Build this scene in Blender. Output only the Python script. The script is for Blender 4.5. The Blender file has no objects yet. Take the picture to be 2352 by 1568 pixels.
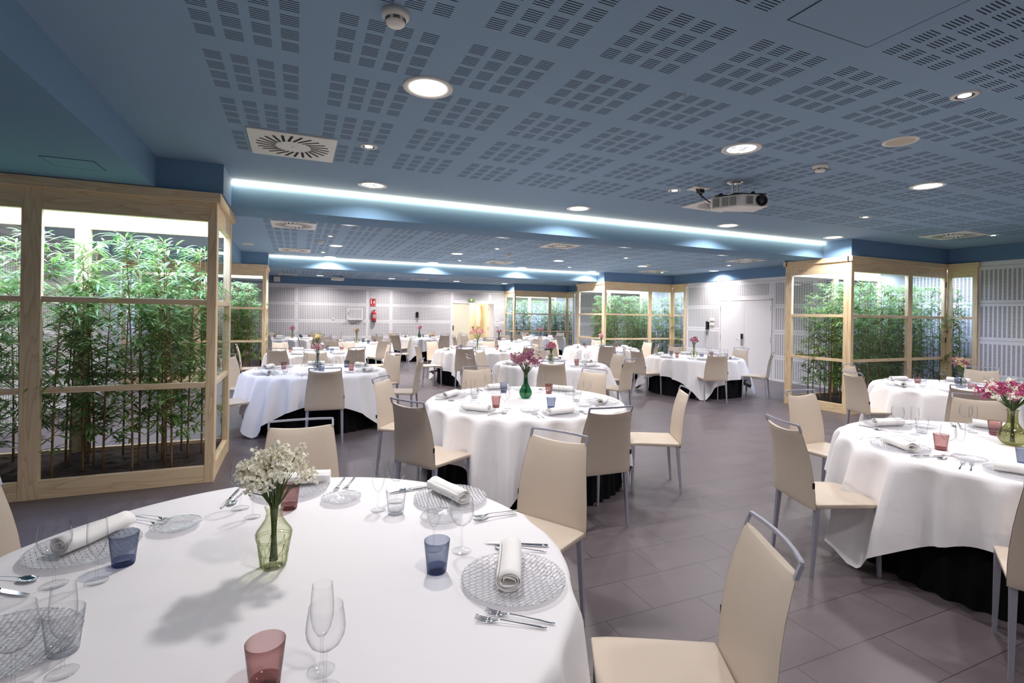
import bpy, bmesh, math, random
from math import sin, cos, pi, radians as R_, sqrt, atan2
from mathutils import Vector, Matrix, Euler

S = bpy.context.scene
COL = S.collection
random.seed(7)

# ------------------------------------------------------------------ camera
F_PX, CX, CY, PSI, ROLL, CAM_H = 1157.0, 1176.0, 724.0, R_(23.2), R_(0.86), 1.6
cam_d = bpy.data.cameras.new('camera')
cam = bpy.data.objects.new('camera', cam_d); COL.objects.link(cam)
FW = Vector((sin(PSI), cos(PSI), 0)); R0 = Vector((cos(PSI), -sin(PSI), 0)); ZZ = Vector((0, 0, 1))
RV = cos(ROLL) * R0 + sin(ROLL) * ZZ
UV = cos(ROLL) * ZZ - sin(ROLL) * R0
M = Matrix((RV, UV, -FW)).transposed()
cam.matrix_world = Matrix.Translation((0, 0, CAM_H)) @ M.to_4x4()
cam_d.sensor_fit = 'HORIZONTAL'; cam_d.sensor_width = 36.0
cam_d.lens = 36.0 * F_PX / 2352.0
cam_d.shift_x = 0.0
cam_d.shift_y = -(784.0 - CY) / 2352.0
cam_d.clip_start = 0.02; cam_d.clip_end = 200
S.camera = cam

def up(px, py, z):
    "point of height z seen at a pixel of the photograph"
    d = FW * F_PX + RV * (px - CX) - UV * (py - CY)
    t = (z - CAM_H) / d.z
    return Vector((d.x * t, d.y * t, z))
def proj(x, y, z):
    v = Vector((x, y, z - CAM_H)); k = v.dot(FW)
    if k < 0.05: return (-9e9, -9e9)
    return (CX + F_PX * v.dot(RV) / k, CY - F_PX * v.dot(UV) / k)

# ------------------------------------------------------------------ world, exposure
W = bpy.data.worlds.new('world'); S.world = W; W.use_nodes = True
W.node_tree.nodes['Background'].inputs[0].default_value = (0.75, 0.85, 1, 1)
W.node_tree.nodes['Background'].inputs[1].default_value = 0.02
S.view_settings.view_transform = 'Standard'; S.view_settings.look = 'None'
S.view_settings.gamma = 1.0; S.view_settings.use_curve_mapping = False
S.view_settings.exposure = 0.52
try:
    S.cycles.transparent_max_bounces = 32
    S.cycles.max_bounces = 10
    S.cycles.diffuse_bounces = 6
    S.cycles.sample_clamp_indirect = 6.0
except Exception: pass
P_BIG, P_SMALL, P_STRIP, P_PLANTER = 23.0, 6.0, .4, 75.0      # lamp powers
DOWN_COL = (1.0, 0.955, 0.955); STRIP_COL = (1.0, 0.95, 0.86); PLANTER_COL = (0.42, 0.54, 1.0)

ZC, ZS = 2.98, 2.70           # ceiling, underside of the dropped parts
XL, XR, YB, YN = -3.45, 11.45, 21.3, -3.2   # walls
BEAMS = (6.06, 13.55)

# ------------------------------------------------------------------ helpers
def srgb(r, g, b):
    f = lambda c: (c / 255 / 12.92) if c / 255 <= 0.04045 else ((c / 255 + 0.055) / 1.055) ** 2.4
    return (f(r), f(g), f(b), 1)

class MB:
    def __init__(s): s.v = []; s.f = []; s.m = []
    def add(s, vs, fs, mi=0):
        o = len(s.v); s.v += [tuple(v) for v in vs]
        for f in fs: s.f.append(tuple(i + o for i in f)); s.m.append(mi)
        return s
    def box(s, x0, x1, y0, y1, z0, z1, mi=0):
        return s.add([(x0,y0,z0),(x1,y0,z0),(x1,y1,z0),(x0,y1,z0),(x0,y0,z1),(x1,y0,z1),(x1,y1,z1),(x0,y1,z1)],
                     [(0,3,2,1),(4,5,6,7),(0,1,5,4),(1,2,6,5),(2,3,7,6),(3,0,4,7)], mi)
    def quad(s, a, b, c, d, mi=0): return s.add([a, b, c, d], [(0, 1, 2, 3)], mi)
    def lathe(s, prof, n=32, c=(0, 0, 0), mi=0, cap0=False, cap1=False, fn=None):
        vs = []; fs = []
        for (r, z) in prof:
            for k in range(n):
                a = 2 * pi * k / n; rr = r * (fn(a, z) if fn else 1)
                vs.append((c[0] + rr * cos(a), c[1] + rr * sin(a), c[2] + z))
        for i in range(len(prof) - 1):
            for k in range(n):
                k2 = (k + 1) % n
                fs.append((i*n + k, i*n + k2, (i+1)*n + k2, (i+1)*n + k))
        if cap0: fs.append(tuple(range(n - 1, -1, -1)))
        if cap1: fs.append(tuple((len(prof) - 1) * n + k for k in range(n)))
        return s.add(vs, fs, mi)
    def tube(s, pts, rad, n=8, mi=0, cap=True, up=None):
        pts = [Vector(p) for p in pts]
        if not hasattr(rad, '__len__'): rad = [rad] * len(pts)
        vs = []; fs = []; prev = None
        for i, p in enumerate(pts):
            t = (pts[min(i+1, len(pts)-1)] - pts[max(i-1, 0)]).normalized()
            if prev is None:
                u = Vector(up) if up else (Vector((0, 0, 1)) if abs(t.z) < .9 else Vector((1, 0, 0)))
                a = t.cross(u).normalized()
            else:
                a = (prev - t * prev.dot(t)).normalized()
            prev = a; b = t.cross(a)
            for k in range(n):
                an = 2 * pi * (k + (.5 if n == 4 else 0)) / n
                vs.append(p + (a * cos(an) + b * sin(an)) * rad[i] * (1.41421 if n == 4 else 1))
        for i in range(len(pts) - 1):
            for k in range(n):
                k2 = (k + 1) % n
                fs.append((i*n + k, i*n + k2, (i+1)*n + k2, (i+1)*n + k))
        if cap:
            fs.append(tuple(range(n - 1, -1, -1))); fs.append(tuple((len(pts) - 1) * n + k for k in range(n)))
        return s.add(vs, fs, mi)
    def grid(s, P, mi=0, closed=False):
        n = len(P[0]); vs = [p for row in P for p in row]; fs = []
        for i in range(len(P) - 1):
            for k in range(n - (0 if closed else 1)):
                k2 = (k + 1) % n
                fs.append((i*n + k, i*n + k2, (i+1)*n + k2, (i+1)*n + k))
        return s.add(vs, fs, mi)
    def build(s, name, mats, parent=None, smooth=False, loc=None, bevel=0, sub=0, angle=None):
        me = bpy.data.meshes.new(name); me.from_pydata(s.v, [], s.f)
        if not isinstance(mats, (list, tuple)): mats = [mats]
        for m in mats: me.materials.append(m)
        me.polygons.foreach_set('material_index', s.m)
        if smooth: me.polygons.foreach_set('use_smooth', [True] * len(s.f))
        me.update()
        o = bpy.data.objects.new(name, me); COL.objects.link(o)
        if parent: o.parent = parent
        if loc: o.location = loc
        if bevel:
            b = o.modifiers.new('bevel', 'BEVEL'); b.width = bevel; b.segments = 2; b.limit_method = 'ANGLE'; b.angle_limit = R_(40)
        if sub:
            b = o.modifiers.new('sub', 'SUBSURF'); b.levels = sub; b.render_levels = sub
        return o

def tag(o, label, cat, group=None, kind=None):
    o['label'] = label; o['category'] = cat
    if group: o['group'] = group
    if kind: o['kind'] = kind
    return o
def empty(name, loc=(0, 0, 0), rz=0):
    o = bpy.data.objects.new(name, None); COL.objects.link(o)
    o.location = loc; o.rotation_euler = (0, 0, rz); o.empty_display_size = .05
    return o
def thing(name, label, cat, loc=(0, 0, 0), rz=0, group=None):
    return tag(empty(name, loc, rz), label, cat, group)
def struct(o): o['kind'] = 'structure'; return o
KIDS = {}
def kids(o):
    k = KIDS.get(o.name)
    if k is None:
        k = [c for c in COL.objects if c.parent == o]; KIDS[o.name] = k
    return k
def dup(root, loc, rz=0, label=None, cat=None, group=None):
    r = root.copy(); COL.objects.link(r); r.location = loc; r.rotation_euler = (0, 0, rz)
    if label: r['label'] = label
    if cat: r['category'] = cat
    if group: r['group'] = group
    for ch in kids(root):
        c = ch.copy(); COL.objects.link(c); c.parent = r
        for g in kids(ch):
            d = g.copy(); COL.objects.link(d); d.parent = c
    return r
USED = set()
def place(proto, loc, rz, label, group=None):
    "the first time moves the prototype itself, then copies it"
    if proto.name not in USED:
        USED.add(proto.name); kids(proto)
        for k in kids(proto): kids(k)
        proto.location = loc; proto.rotation_euler = (0, 0, rz); proto['label'] = label
        if group: proto['group'] = group
        return proto
    return dup(proto, loc, rz, label, None, group)

# ------------------------------------------------------------------ materials
def newmat(name):
    m = bpy.data.materials.new(name); m.use_nodes = True
    nt = m.node_tree; b = nt.nodes['Principled BSDF']
    return m, nt, b
def L(nt, a, b): nt.links.new(a, b)
def mat(name, col, rough=.5, metal=0, spec=.5, noise=0, nscale=30, bump=0, bscale=200, sheen=0):
    m, nt, b = newmat(name)
    b.inputs['Base Color'].default_value = col; b.inputs['Roughness'].default_value = rough
    b.inputs['Metallic'].default_value = metal; b.inputs['Specular IOR Level'].default_value = spec
    if sheen: b.inputs['Sheen Weight'].default_value = sheen
    if noise or bump:
        tc = nt.nodes.new('ShaderNodeTexCoord')
    if noise:
        n = nt.nodes.new('ShaderNodeTexNoise'); n.inputs['Scale'].default_value = nscale; n.inputs['Detail'].default_value = 4
        L(nt, tc.outputs['Object'], n.inputs['Vector'])
        mr = nt.nodes.new('ShaderNodeMapRange'); mr.inputs[3].default_value = 1 - noise; mr.inputs[4].default_value = 1 + noise
        L(nt, n.outputs['Fac'], mr.inputs[0])
        mx = nt.nodes.new('ShaderNodeMix'); mx.data_type = 'RGBA'; mx.blend_type = 'MULTIPLY'; mx.inputs[0].default_value = 1
        mx.inputs[6].default_value = col; L(nt, mr.outputs[0], mx.inputs[7]); L(nt, mx.outputs[2], b.inputs['Base Color'])
    if bump:
        n = nt.nodes.new('ShaderNodeTexNoise'); n.inputs['Scale'].default_value = bscale; n.inputs['Detail'].default_value = 3
        L(nt, tc.outputs['Object'], n.inputs['Vector'])
        bp = nt.nodes.new('ShaderNodeBump'); bp.inputs['Strength'].default_value = bump; bp.inputs['Distance'].default_value = .002 if bscale > 50 else .02
        L(nt, n.outputs['Fac'], bp.inputs['Height']); L(nt, bp.outputs[0], b.inputs['Normal'])
    return m
def emit(name, col, strength):
    m, nt, b = newmat(name); nt.nodes.remove(b)
    e = nt.nodes.new('ShaderNodeEmission'); e.inputs[0].default_value = (*col, 1); e.inputs[1].default_value = strength
    L(nt, e.outputs[0], nt.nodes['Material Output'].inputs[0]); return m
def math_(nt, op, a, b=None, c=None):
    n = nt.nodes.new('ShaderNodeMath'); n.operation = op
    for i, x in enumerate((a, b, c)):
        if x is None: continue
        if isinstance(x, (int, float)): n.inputs[i].default_value = x
        else: L(nt, x, n.inputs[i])
    return n.outputs[0]
def glass(name, face, edge, gloss=.55, rough=.015, pattern=None, pw=3.2):
    "thin walled glass: tinted transparency that deepens at the rim, plus a mirror reflection"
    m, nt, b = newmat(name); nt.nodes.remove(b)
    lw = nt.nodes.new('ShaderNodeLayerWeight'); lw.inputs['Blend'].default_value = .5
    fac = lw.outputs['Facing']
    p3 = math_(nt, 'POWER', fac, pw)
    mx = nt.nodes.new('ShaderNodeMix'); mx.data_type = 'RGBA'
    mx.inputs[6].default_value = (*face, 1); mx.inputs[7].default_value = (*edge, 1); L(nt, p3, mx.inputs[0])
    col = mx.outputs[2]
    bp = None
    if pattern:
        tc = nt.nodes.new('ShaderNodeTexCoord')
        if pattern == 'weave':
            br = nt.nodes.new('ShaderNodeTexBrick'); br.inputs['Scale'].default_value = 1
            br.inputs['Brick Width'].default_value = .030; br.inputs['Row Height'].default_value = .014; br.inputs['Mortar Size'].default_value = .0016
            br.inputs['Mortar Smooth'].default_value = .8
            mp = nt.nodes.new('ShaderNodeMapping'); mp.inputs['Rotation'].default_value = (0, 0, .6)
            L(nt, tc.outputs['Object'], mp.inputs[0]); L(nt, mp.outputs[0], br.inputs['Vector']); h = br.outputs['Fac']
            nz = nt.nodes.new('ShaderNodeTexVoronoi'); nz.inputs['Scale'].default_value = 95
            L(nt, tc.outputs['Object'], nz.inputs['Vector'])
            k = math_(nt, 'MULTIPLY', h, .62)
        else:
            nz = nt.nodes.new('ShaderNodeTexVoronoi'); nz.inputs['Scale'].default_value = 60 if pattern == 'facet' else 140
            L(nt, tc.outputs['Object'], nz.inputs['Vector']); h = nz.outputs['Distance']
            k = math_(nt, 'MULTIPLY', h, .25)
        hh = math_(nt, 'ADD', math_(nt, 'MULTIPLY', h, -1.0), math_(nt, 'MULTIPLY', nz.outputs['Distance'], .8))
        bpn = nt.nodes.new('ShaderNodeBump'); bpn.inputs['Strength'].default_value = .9; bpn.inputs['Distance'].default_value = .004
        L(nt, hh, bpn.inputs['Height']); bp = bpn.outputs[0]
        dk = nt.nodes.new('ShaderNodeMix'); dk.data_type = 'RGBA'; dk.blend_type = 'MULTIPLY'
        L(nt, k, dk.inputs[0]); L(nt, col, dk.inputs[6]); dk.inputs[7].default_value = (.45, .46, .51, 1); col = dk.outputs[2]
    tr = nt.nodes.new('ShaderNodeBsdfTransparent'); L(nt, col, tr.inputs[0])
    gl = nt.nodes.new('ShaderNodeBsdfGlossy'); gl.inputs['Roughness'].default_value = rough
    if bp: L(nt, bp, gl.inputs['Normal'])
    k = math_(nt, 'ADD', math_(nt, 'MULTIPLY', math_(nt, 'POWER', fac, 5.0), gloss), .035 if not pattern else .07)
    base = tr.outputs[0]
    if pattern in ('weave', 'dimple'):      # moulded relief scatters some light
        df = nt.nodes.new('ShaderNodeBsdfDiffuse'); df.inputs[0].default_value = (.95, .95, .96, 1); L(nt, bp, df.inputs['Normal'])
        m0 = nt.nodes.new('ShaderNodeMixShader'); L(nt, math_(nt, 'MULTIPLY', math_(nt, 'SUBTRACT', 1.0, h), .36), m0.inputs[0]); L(nt, tr.outputs[0], m0.inputs[1]); L(nt, df.outputs[0], m0.inputs[2]); base = m0.outputs[0]
    ms = nt.nodes.new('ShaderNodeMixShader'); L(nt, k, ms.inputs[0]); L(nt, base, ms.inputs[1]); L(nt, gl.outputs[0], ms.inputs[2])
    L(nt, ms.outputs[0], nt.nodes['Material Output'].inputs[0])
    return m
def wood(name, axis):
    "light ash boards, grain running along one axis"
    m, nt, b = newmat(name)
    tc = nt.nodes.new('ShaderNodeNewGeometry')
    mp = nt.nodes.new('ShaderNodeMapping')
    sc = [9, 9, 9]; sc[axis] = .7; mp.inputs['Scale'].default_value = sc
    L(nt, tc.outputs['Position'], mp.inputs[0])
    n = nt.nodes.new('ShaderNodeTexNoise'); n.inputs['Scale'].default_value = 1.0; n.inputs['Detail'].default_value = 2; n.inputs['Distortion'].default_value = .4
    L(nt, mp.outputs[0], n.inputs['Vector'])
    ring = math_(nt, 'FRACT', math_(nt, 'MULTIPLY', n.outputs['Fac'], 9.0))
    sh = math_(nt, 'POWER', ring, 3.0)
    sc2 = [160, 160, 160]; sc2[axis] = 4
    mp2 = nt.nodes.new('ShaderNodeMapping'); mp2.inputs['Scale'].default_value = sc2; L(nt, tc.outputs['Position'], mp2.inputs[0])
    n2 = nt.nodes.new('ShaderNodeTexNoise'); n2.inputs['Scale'].default_value = 1; L(nt, mp2.outputs[0], n2.inputs['Vector'])
    f = math_(nt, 'ADD', math_(nt, 'MULTIPLY', sh, .55), math_(nt, 'MULTIPLY', n2.outputs['Fac'], .3))
    cr = nt.nodes.new('ShaderNodeMix'); cr.data_type = 'RGBA'
    cr.inputs[6].default_value = srgb(244, 220, 180); cr.inputs[7].default_value = srgb(206, 168, 120)
    L(nt, f, cr.inputs[0]); L(nt, cr.outputs[2], b.inputs['Base Color'])
    b.inputs['Roughness'].default_value = .45
    return m

WOODZ, WOODX, WOODY = wood('ash_wood_upright', 2), wood('ash_wood_along', 0), wood('ash_wood_across', 1)
BLUE = mat('shaded_blue_paint', srgb(114, 146, 174), .75, spec=.2)  # the ceiling blue darkened, since the dropped parts catch less light
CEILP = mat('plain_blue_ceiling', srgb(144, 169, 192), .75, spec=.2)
BLUE2 = mat('deeper_shaded_blue_paint', srgb(108, 138, 170), .75, spec=.2)  # same blue darkened further: shade of right and back soffits in the colour
WHITE = mat('white_lacquer', srgb(236, 232, 234), .45, spec=.3)
WHITEP = mat('white_plastic', srgb(232, 228, 218), .4)
GREYLINE = mat('joint_grey', srgb(150, 146, 150), .7)
BLACK = mat('black_plastic', srgb(18, 18, 20), .4)
DARKSLOT = mat('dark_slot', srgb(14, 14, 16), .8)
CHROME = mat('polished_steel', (.78, .78, .80, 1), .09, 1)
STEEL = mat('brushed_steel', (.62, .62, .63, 1), .35, 1)
CLOTH = mat('white_table_linen', srgb(238, 235, 236), .85, spec=.15, bump=.25, bscale=7, sheen=.1)
NAPK = mat('white_napkin_linen', srgb(246, 243, 240), .9, spec=.1)
SKIRT = mat('black_table_skirt', srgb(14, 13, 16), .9, spec=.15)
LEATHER = mat('cream_leather', srgb(202, 187, 170), .42, spec=.4, noise=.02, nscale=6, bump=.10, bscale=420)
CHAIRMETAL = mat('pale_grey_metal', srgb(176, 176, 190), .38, .55)
CREAM = mat('cream_paint', srgb(240, 230, 205), .6)
REDM = mat('red_enamel', srgb(190, 22, 30), .35)
REDSIGN = mat('red_sign', srgb(176, 20, 30), .5)
SIGNW = mat('sign_white', srgb(240, 225, 220), .5)
GREENP = mat('green_panel', srgb(150, 180, 110), .4)
GRILLE = mat('speaker_grille', srgb(206, 196, 176), .7, bump=.4, bscale=900)
SOIL = mat('dark_bark_mulch', srgb(52, 38, 32), .95, noise=.6, nscale=45, bump=1.0, bscale=70)
CANE = mat('bamboo_cane', srgb(142, 108, 62), .55, noise=.25, nscale=8)
STEMG = mat('flower_stem_green', srgb(74, 92, 46), .7)
GLASSC = glass('clear_glass', (.988, .99, .99), (.36, .37, .39), .8)
GLASSFOOT = glass('clear_glass_foot', (.985, .987, .987), (.45, .46, .48), .5, .015, None, 7.0)
GLASSP = glass('rose_tinted_glass', (.85, .72, .71), (.34, .20, .20))
GLASSB = glass('blue_tinted_glass', (.72, .75, .81), (.24, .27, .36))
GLASSK = glass('clear_tumbler_glass', (.985, .987, .99), (.60, .62, .66))
BASEP = glass('rose_glass_base', (.60, .40, .40), (.30, .16, .18), .5, .02)
BASEB = glass('blue_glass_base', (.40, .44, .60), (.12, .15, .26), .5, .02)
BASEK = glass('clear_glass_base', (.93, .94, .95), (.52, .54, .58), .6, .02, 'dimple2')
GLASSPANE = glass('window_pane_glass', (.975, .985, .98), (.85, .9, .88), .5, .0)
GLASSPLATE = glass('woven_clear_glass', (.985, .985, .99), (.80, .81, .84), .5, .06, 'weave', 5.0)
GLASSBREAD = glass('dimpled_clear_glass', (.985, .985, .987), (.80, .81, .84), .5, .05, 'dimple', 5.0)
VGREEN = glass('pale_green_glass', (.965, .97, .905), (.34, .38, .18), .5, .03)
VRELIEF = glass('pale_green_relief', (.80, .83, .66), (.30, .34, .16), .5, .03)
VEMER = glass('emerald_glass', (.34, .66, .48), (.05, .30, .18), .5, .03, 'facet')
VOLIVE = glass('olive_glass', (.86, .86, .68), (.52, .54, .28), .5, .03, 'facet')
VGREY = glass('smoky_clear_glass', (.90, .92, .94), (.58, .62, .68), .5, .03, 'facet')

def leafmat(name, c1, c2):
    m, nt, b = newmat(name)
    oi = nt.nodes.new('ShaderNodeNewGeometry')
    n = nt.nodes.new('ShaderNodeTexNoise'); n.inputs['Scale'].default_value = 9; L(nt, oi.outputs['Position'], n.inputs['Vector'])
    mx = nt.nodes.new('ShaderNodeMix'); mx.data_type = 'RGBA'; mx.inputs[6].default_value = c1; mx.inputs[7].default_value = c2
    L(nt, math_(nt, 'MULTIPLY_ADD', n.outputs['Fac'], 3.0, -1.0), mx.inputs[0])
    L(nt, mx.outputs[2], b.inputs['Base Color']); b.inputs['Roughness'].default_value = .42
    tl = nt.nodes.new('ShaderNodeBsdfTranslucent'); L(nt, mx.outputs[2], tl.inputs[0])
    ms = nt.nodes.new('ShaderNodeMixShader'); ms.inputs[0].default_value = .3
    L(nt, b.outputs[0], ms.inputs[1]); L(nt, tl.outputs[0], ms.inputs[2]); L(nt, ms.outputs[0], nt.nodes['Material Output'].inputs[0])
    return m
LEAF = leafmat('bamboo_leaf', srgb(84, 132, 60), srgb(160, 188, 104))
FL_WHITE = mat('white_blossom', srgb(252, 248, 232), .8)
FL_PINK = mat('pink_blossom', srgb(205, 128, 150), .8)
FL_MAG = mat('magenta_blossom', srgb(192, 80, 130), .8)
FL_MAUVE = mat('mauve_blossom', srgb(176, 110, 140), .8)
FL_YEL = mat('cream_blossom', srgb(226, 214, 160), .8)

def floor_mat():
    m, nt, b = newmat('slate_floor_tiles')
    g = nt.nodes.new('ShaderNodeNewGeometry')
    mp = nt.nodes.new('ShaderNodeMapping'); mp.inputs['Location'].default_value = (.03, -1.30, 0); L(nt, g.outputs['Position'], mp.inputs[0])
    br = nt.nodes.new('ShaderNodeTexBrick'); br.inputs['Scale'].default_value = 1
    br.inputs['Brick Width'].default_value = .62; br.inputs['Row Height'].default_value = .31; br.inputs['Mortar Size'].default_value = .0028
    br.inputs['Mortar Smooth'].default_value = .1; br.offset = .5
    br.inputs['Color1'].default_value = srgb(98, 88, 91); br.inputs['Color2'].default_value = srgb(93, 84, 87); br.inputs['Mortar'].default_value = srgb(62, 55, 57)
    L(nt, mp.outputs[0], br.inputs['Vector'])
    n = nt.nodes.new('ShaderNodeTexNoise'); n.inputs['Scale'].default_value = 2.2; n.inputs['Detail'].default_value = 6; n.inputs['Roughness'].default_value = .7
    mp2 = nt.nodes.new('ShaderNodeMapping'); mp2.inputs['Scale'].default_value = (1, 3.2, 1); L(nt, g.outputs['Position'], mp2.inputs[0]); L(nt, mp2.outputs[0], n.inputs['Vector'])
    mr = nt.nodes.new('ShaderNodeMapRange'); mr.inputs[3].default_value = .70; mr.inputs[4].default_value = 1.3; L(nt, n.outputs['Fac'], mr.inputs[0])
    mx = nt.nodes.new('ShaderNodeMix'); mx.data_type = 'RGBA'; mx.blend_type = 'MULTIPLY'; mx.inputs[0].default_value = 1
    L(nt, br.outputs['Color'], mx.inputs[6]); L(nt, mr.outputs[0], mx.inputs[7])
    L(nt, mx.outputs[2], b.inputs['Base Color'])
    mr2 = nt.nodes.new('ShaderNodeMapRange'); mr2.inputs[3].default_value = .30; mr2.inputs[4].default_value = .48; L(nt, n.outputs['Fac'], mr2.inputs[0])
    L(nt, mr2.outputs[0], b.inputs['Roughness']); b.inputs['Specular IOR Level'].default_value = .55
    n3 = nt.nodes.new('ShaderNodeTexNoise'); n3.inputs['Scale'].default_value = 160; L(nt, g.outputs['Position'], n3.inputs['Vector'])
    bp = nt.nodes.new('ShaderNodeBump'); bp.inputs['Strength'].default_value = .12; bp.inputs['Distance'].default_value = .003
    L(nt, n3.outputs['Fac'], bp.inputs['Height']); L(nt, bp.outputs[0], b.inputs['Normal'])
    return m
FLOOR = floor_mat()

def slot_mask(nt, u, v, pu, wu, pv, wv, u0=0, v0=0):
    "1 inside each slot of a grid of pitch pu x pv and slot size wu x wv"
    a = math_(nt, 'LESS_THAN', math_(nt, 'FRACT', math_(nt, 'DIVIDE', math_(nt, 'SUBTRACT', u, u0), pu)), wu / pu)
    c = math_(nt, 'LESS_THAN', math_(nt, 'FRACT', math_(nt, 'DIVIDE', math_(nt, 'SUBTRACT', v, v0), pv)), wv / pv)
    return math_(nt, 'MULTIPLY', a, c)
def perf_mat(name, axis):
    m, nt, b = newmat(name)
    g = nt.nodes.new('ShaderNodeNewGeometry'); sp = nt.nodes.new('ShaderNodeSeparateXYZ'); L(nt, g.outputs['Position'], sp.inputs[0])
    k = slot_mask(nt, sp.outputs[axis], sp.outputs[2], .0645, .040, .0213, .0095)
    mx = nt.nodes.new('ShaderNodeMix'); mx.data_type = 'RGBA'; mx.inputs[6].default_value = srgb(236, 232, 234); mx.inputs[7].default_value = srgb(48, 44, 46)
    L(nt, k, mx.inputs[0]); L(nt, mx.outputs[2], b.inputs['Base Color']); b.inputs['Roughness'].default_value = .5
    b.inputs['Specular IOR Level'].default_value = .25
    return m
PERFX, PERFY = perf_mat('slotted_white_panel', 0), perf_mat('slotted_white_panel_side', 1)
def ceil_mat():
    "painted plasterboard with groups of slots: period .6435, four by four blocks, six slots a block"
    m, nt, b = newmat('slotted_blue_ceiling')
    g = nt.nodes.new('ShaderNodeNewGeometry'); sp = nt.nodes.new('ShaderNodeSeparateXYZ'); L(nt, g.outputs['Position'], sp.inputs[0])
    x, y = sp.outputs[0], sp.outputs[1]
    PX, PY = .6435, .6435
    def loc(u, u0, per): return math_(nt, 'MULTIPLY', math_(nt, 'FRACT', math_(nt, 'DIVIDE', math_(nt, 'SUBTRACT', u, u0), per)), per)
    lx, ly = loc(x, -.475, PX), loc(y, 3.09, PY)
    inx = math_(nt, 'LESS_THAN', lx, .475); iny = math_(nt, 'LESS_THAN', ly, .475)
    bx = math_(nt, 'LESS_THAN', math_(nt, 'MODULO', lx, .1287), .0835)
    my = math_(nt, 'MODULO', ly, .1287)
    by = math_(nt, 'LESS_THAN', my, .0890)
    sl = math_(nt, 'LESS_THAN', math_(nt, 'MODULO', my, .0166), .0062)
    k = inx
    for q in (iny, bx, by, sl): k = math_(nt, 'MULTIPLY', k, q)
    # the slotted field stops short of the beams and walls
    def rng(u, a, c): return math_(nt, 'MULTIPLY', math_(nt, 'GREATER_THAN', u, a), math_(nt, 'LESS_THAN', u, c))
    f = math_(nt, 'ADD', rng(y, -3, 4.86), math_(nt, 'ADD', rng(y, 8.23, 12.60), rng(y, 15.95, 20.33)))
    k = math_(nt, 'MULTIPLY', k, math_(nt, 'MULTIPLY', f, rng(x, -.48, 10.45)))
    mx = nt.nodes.new('ShaderNodeMix'); mx.data_type = 'RGBA'; mx.inputs[6].default_value = srgb(144, 169, 192); mx.inputs[7].default_value = srgb(26, 36, 52)
    L(nt, k, mx.inputs[0]); L(nt, mx.outputs[2], b.inputs['Base Color']); b.inputs['Roughness'].default_value = .75
    b.inputs['Specular IOR Level'].default_value = .2
    return m
CEIL = ceil_mat()
LAMP_ON = emit('lit_diffuser', (1, .97, .92), 9.0)
LAMP_SOFT = emit('lit_reflector', (1, .96, .92), 2.2)
LAMP_SPOT = emit('lit_spot', (1, .94, .86), 14.0)
STRIP_ON = emit('lit_strip', (1, .88, .66), 7.0)
PLANT_ON = emit('lit_planter_panel', (.60, .74, 1), 5.0)
EXIT_ON = emit('lit_exit_lamp', (.9, 1, .8), 3.0)

def area(name, loc, sx, sy, power, col, rot=(0, 0, 0), shape='RECTANGLE', spread=None, parent=None, cam_vis=False):
    l = bpy.data.lights.new(name, 'AREA'); l.shape = shape; l.size = sx
    if shape in ('RECTANGLE', 'ELLIPSE'): l.size_y = sy
    l.energy = power; l.color = col
    if spread: l.spread = spread
    o = bpy.data.objects.new(name, l); COL.objects.link(o); o.location = loc; o.rotation_euler = rot
    if parent: o.parent = parent
    return o

# ------------------------------------------------------------------ the room shell
struct(MB().quad((XL - 2, YN, 0), (XR + 2, YN, 0), (XR + 2, YB + 3, 0), (XL - 2, YB + 3, 0)).build('floor', FLOOR))
struct(MB().quad((XL - 1.5, YN, ZC), (XL - 1.5, YB + .4, ZC), (XR + 2, YB + .4, ZC), (XR + 2, YN, ZC)).build('ceiling', CEIL))

def panel_wall(name, u0, u1, panels, plane, axis, flip, holes=(), thick=.12):
    """a panelled wall: lacquered boards with slotted fields; u runs along the wall.
    panels: (u0, u1, zfrom) slotted columns; holes: (u0, u1, ztop) door openings"""
    rows = ((2.00, 2.55), (1.335, 1.89), (.675, 1.215), (.06, .56))
    joints = (2.615, 1.945, 1.275, .618)
    us = sorted(set([u0, u1] + [p for q in panels for p in q[:2]] + [p for q in holes for p in q[:2]]))
    zs = sorted(set([0, ZS + .0] + [z for r in rows for z in r] + [j - .003 for j in joints] + [j + .003 for j in joints] + [h[2] for h in holes] + [2.24]))
    mb = MB()
    for a, c in zip(us, us[1:]):
        um = (a + c) / 2
        for z0, z1 in zip(zs, zs[1:]):
            zm = (z0 + z1) / 2; mi = 0
            if any(h[0] < um < h[1] and zm < h[2] for h in holes): continue
            inh = any(h[0] < um < h[1] for h in holes)
            if z1 - z0 < .0065: mi = 2
            for p in panels:
                if p[0] < um < p[1]:
                    if inh:
                        if 2.24 < zm < 2.55: mi = 1
                    elif any(r[0] < zm < r[1] for r in rows): mi = 1
            if axis == 0: q = [(a, plane, z0), (c, plane, z0), (c, plane, z1), (a, plane, z1)]
            else: q = [(plane, a, z0), (plane, c, z0), (plane, c, z1), (plane, a, z1)]
            if flip: q.reverse()
            mb.add(q, [(0, 1, 2, 3)], mi)
    return struct(mb.build(name, [WHITE, PERFX if axis == 0 else PERFY, GREYLINE]))
# back wall (with the doorway near its right end)
panel_wall('wall_back', XL, 8.85, [(-3.3, -1.1), (-1.0, -.05), (.08, 2.62), (2.73, 3.57), (3.70, 6.21), (6.33, 7.96), (8.09, 8.84)], YB, 0, False, [(6.29, 8.02, 2.10)])
struct(MB().box(8.85, XR + 1.2, YB + .4, YB + .5, 0, ZS).build('wall_back', WHITE))
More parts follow.
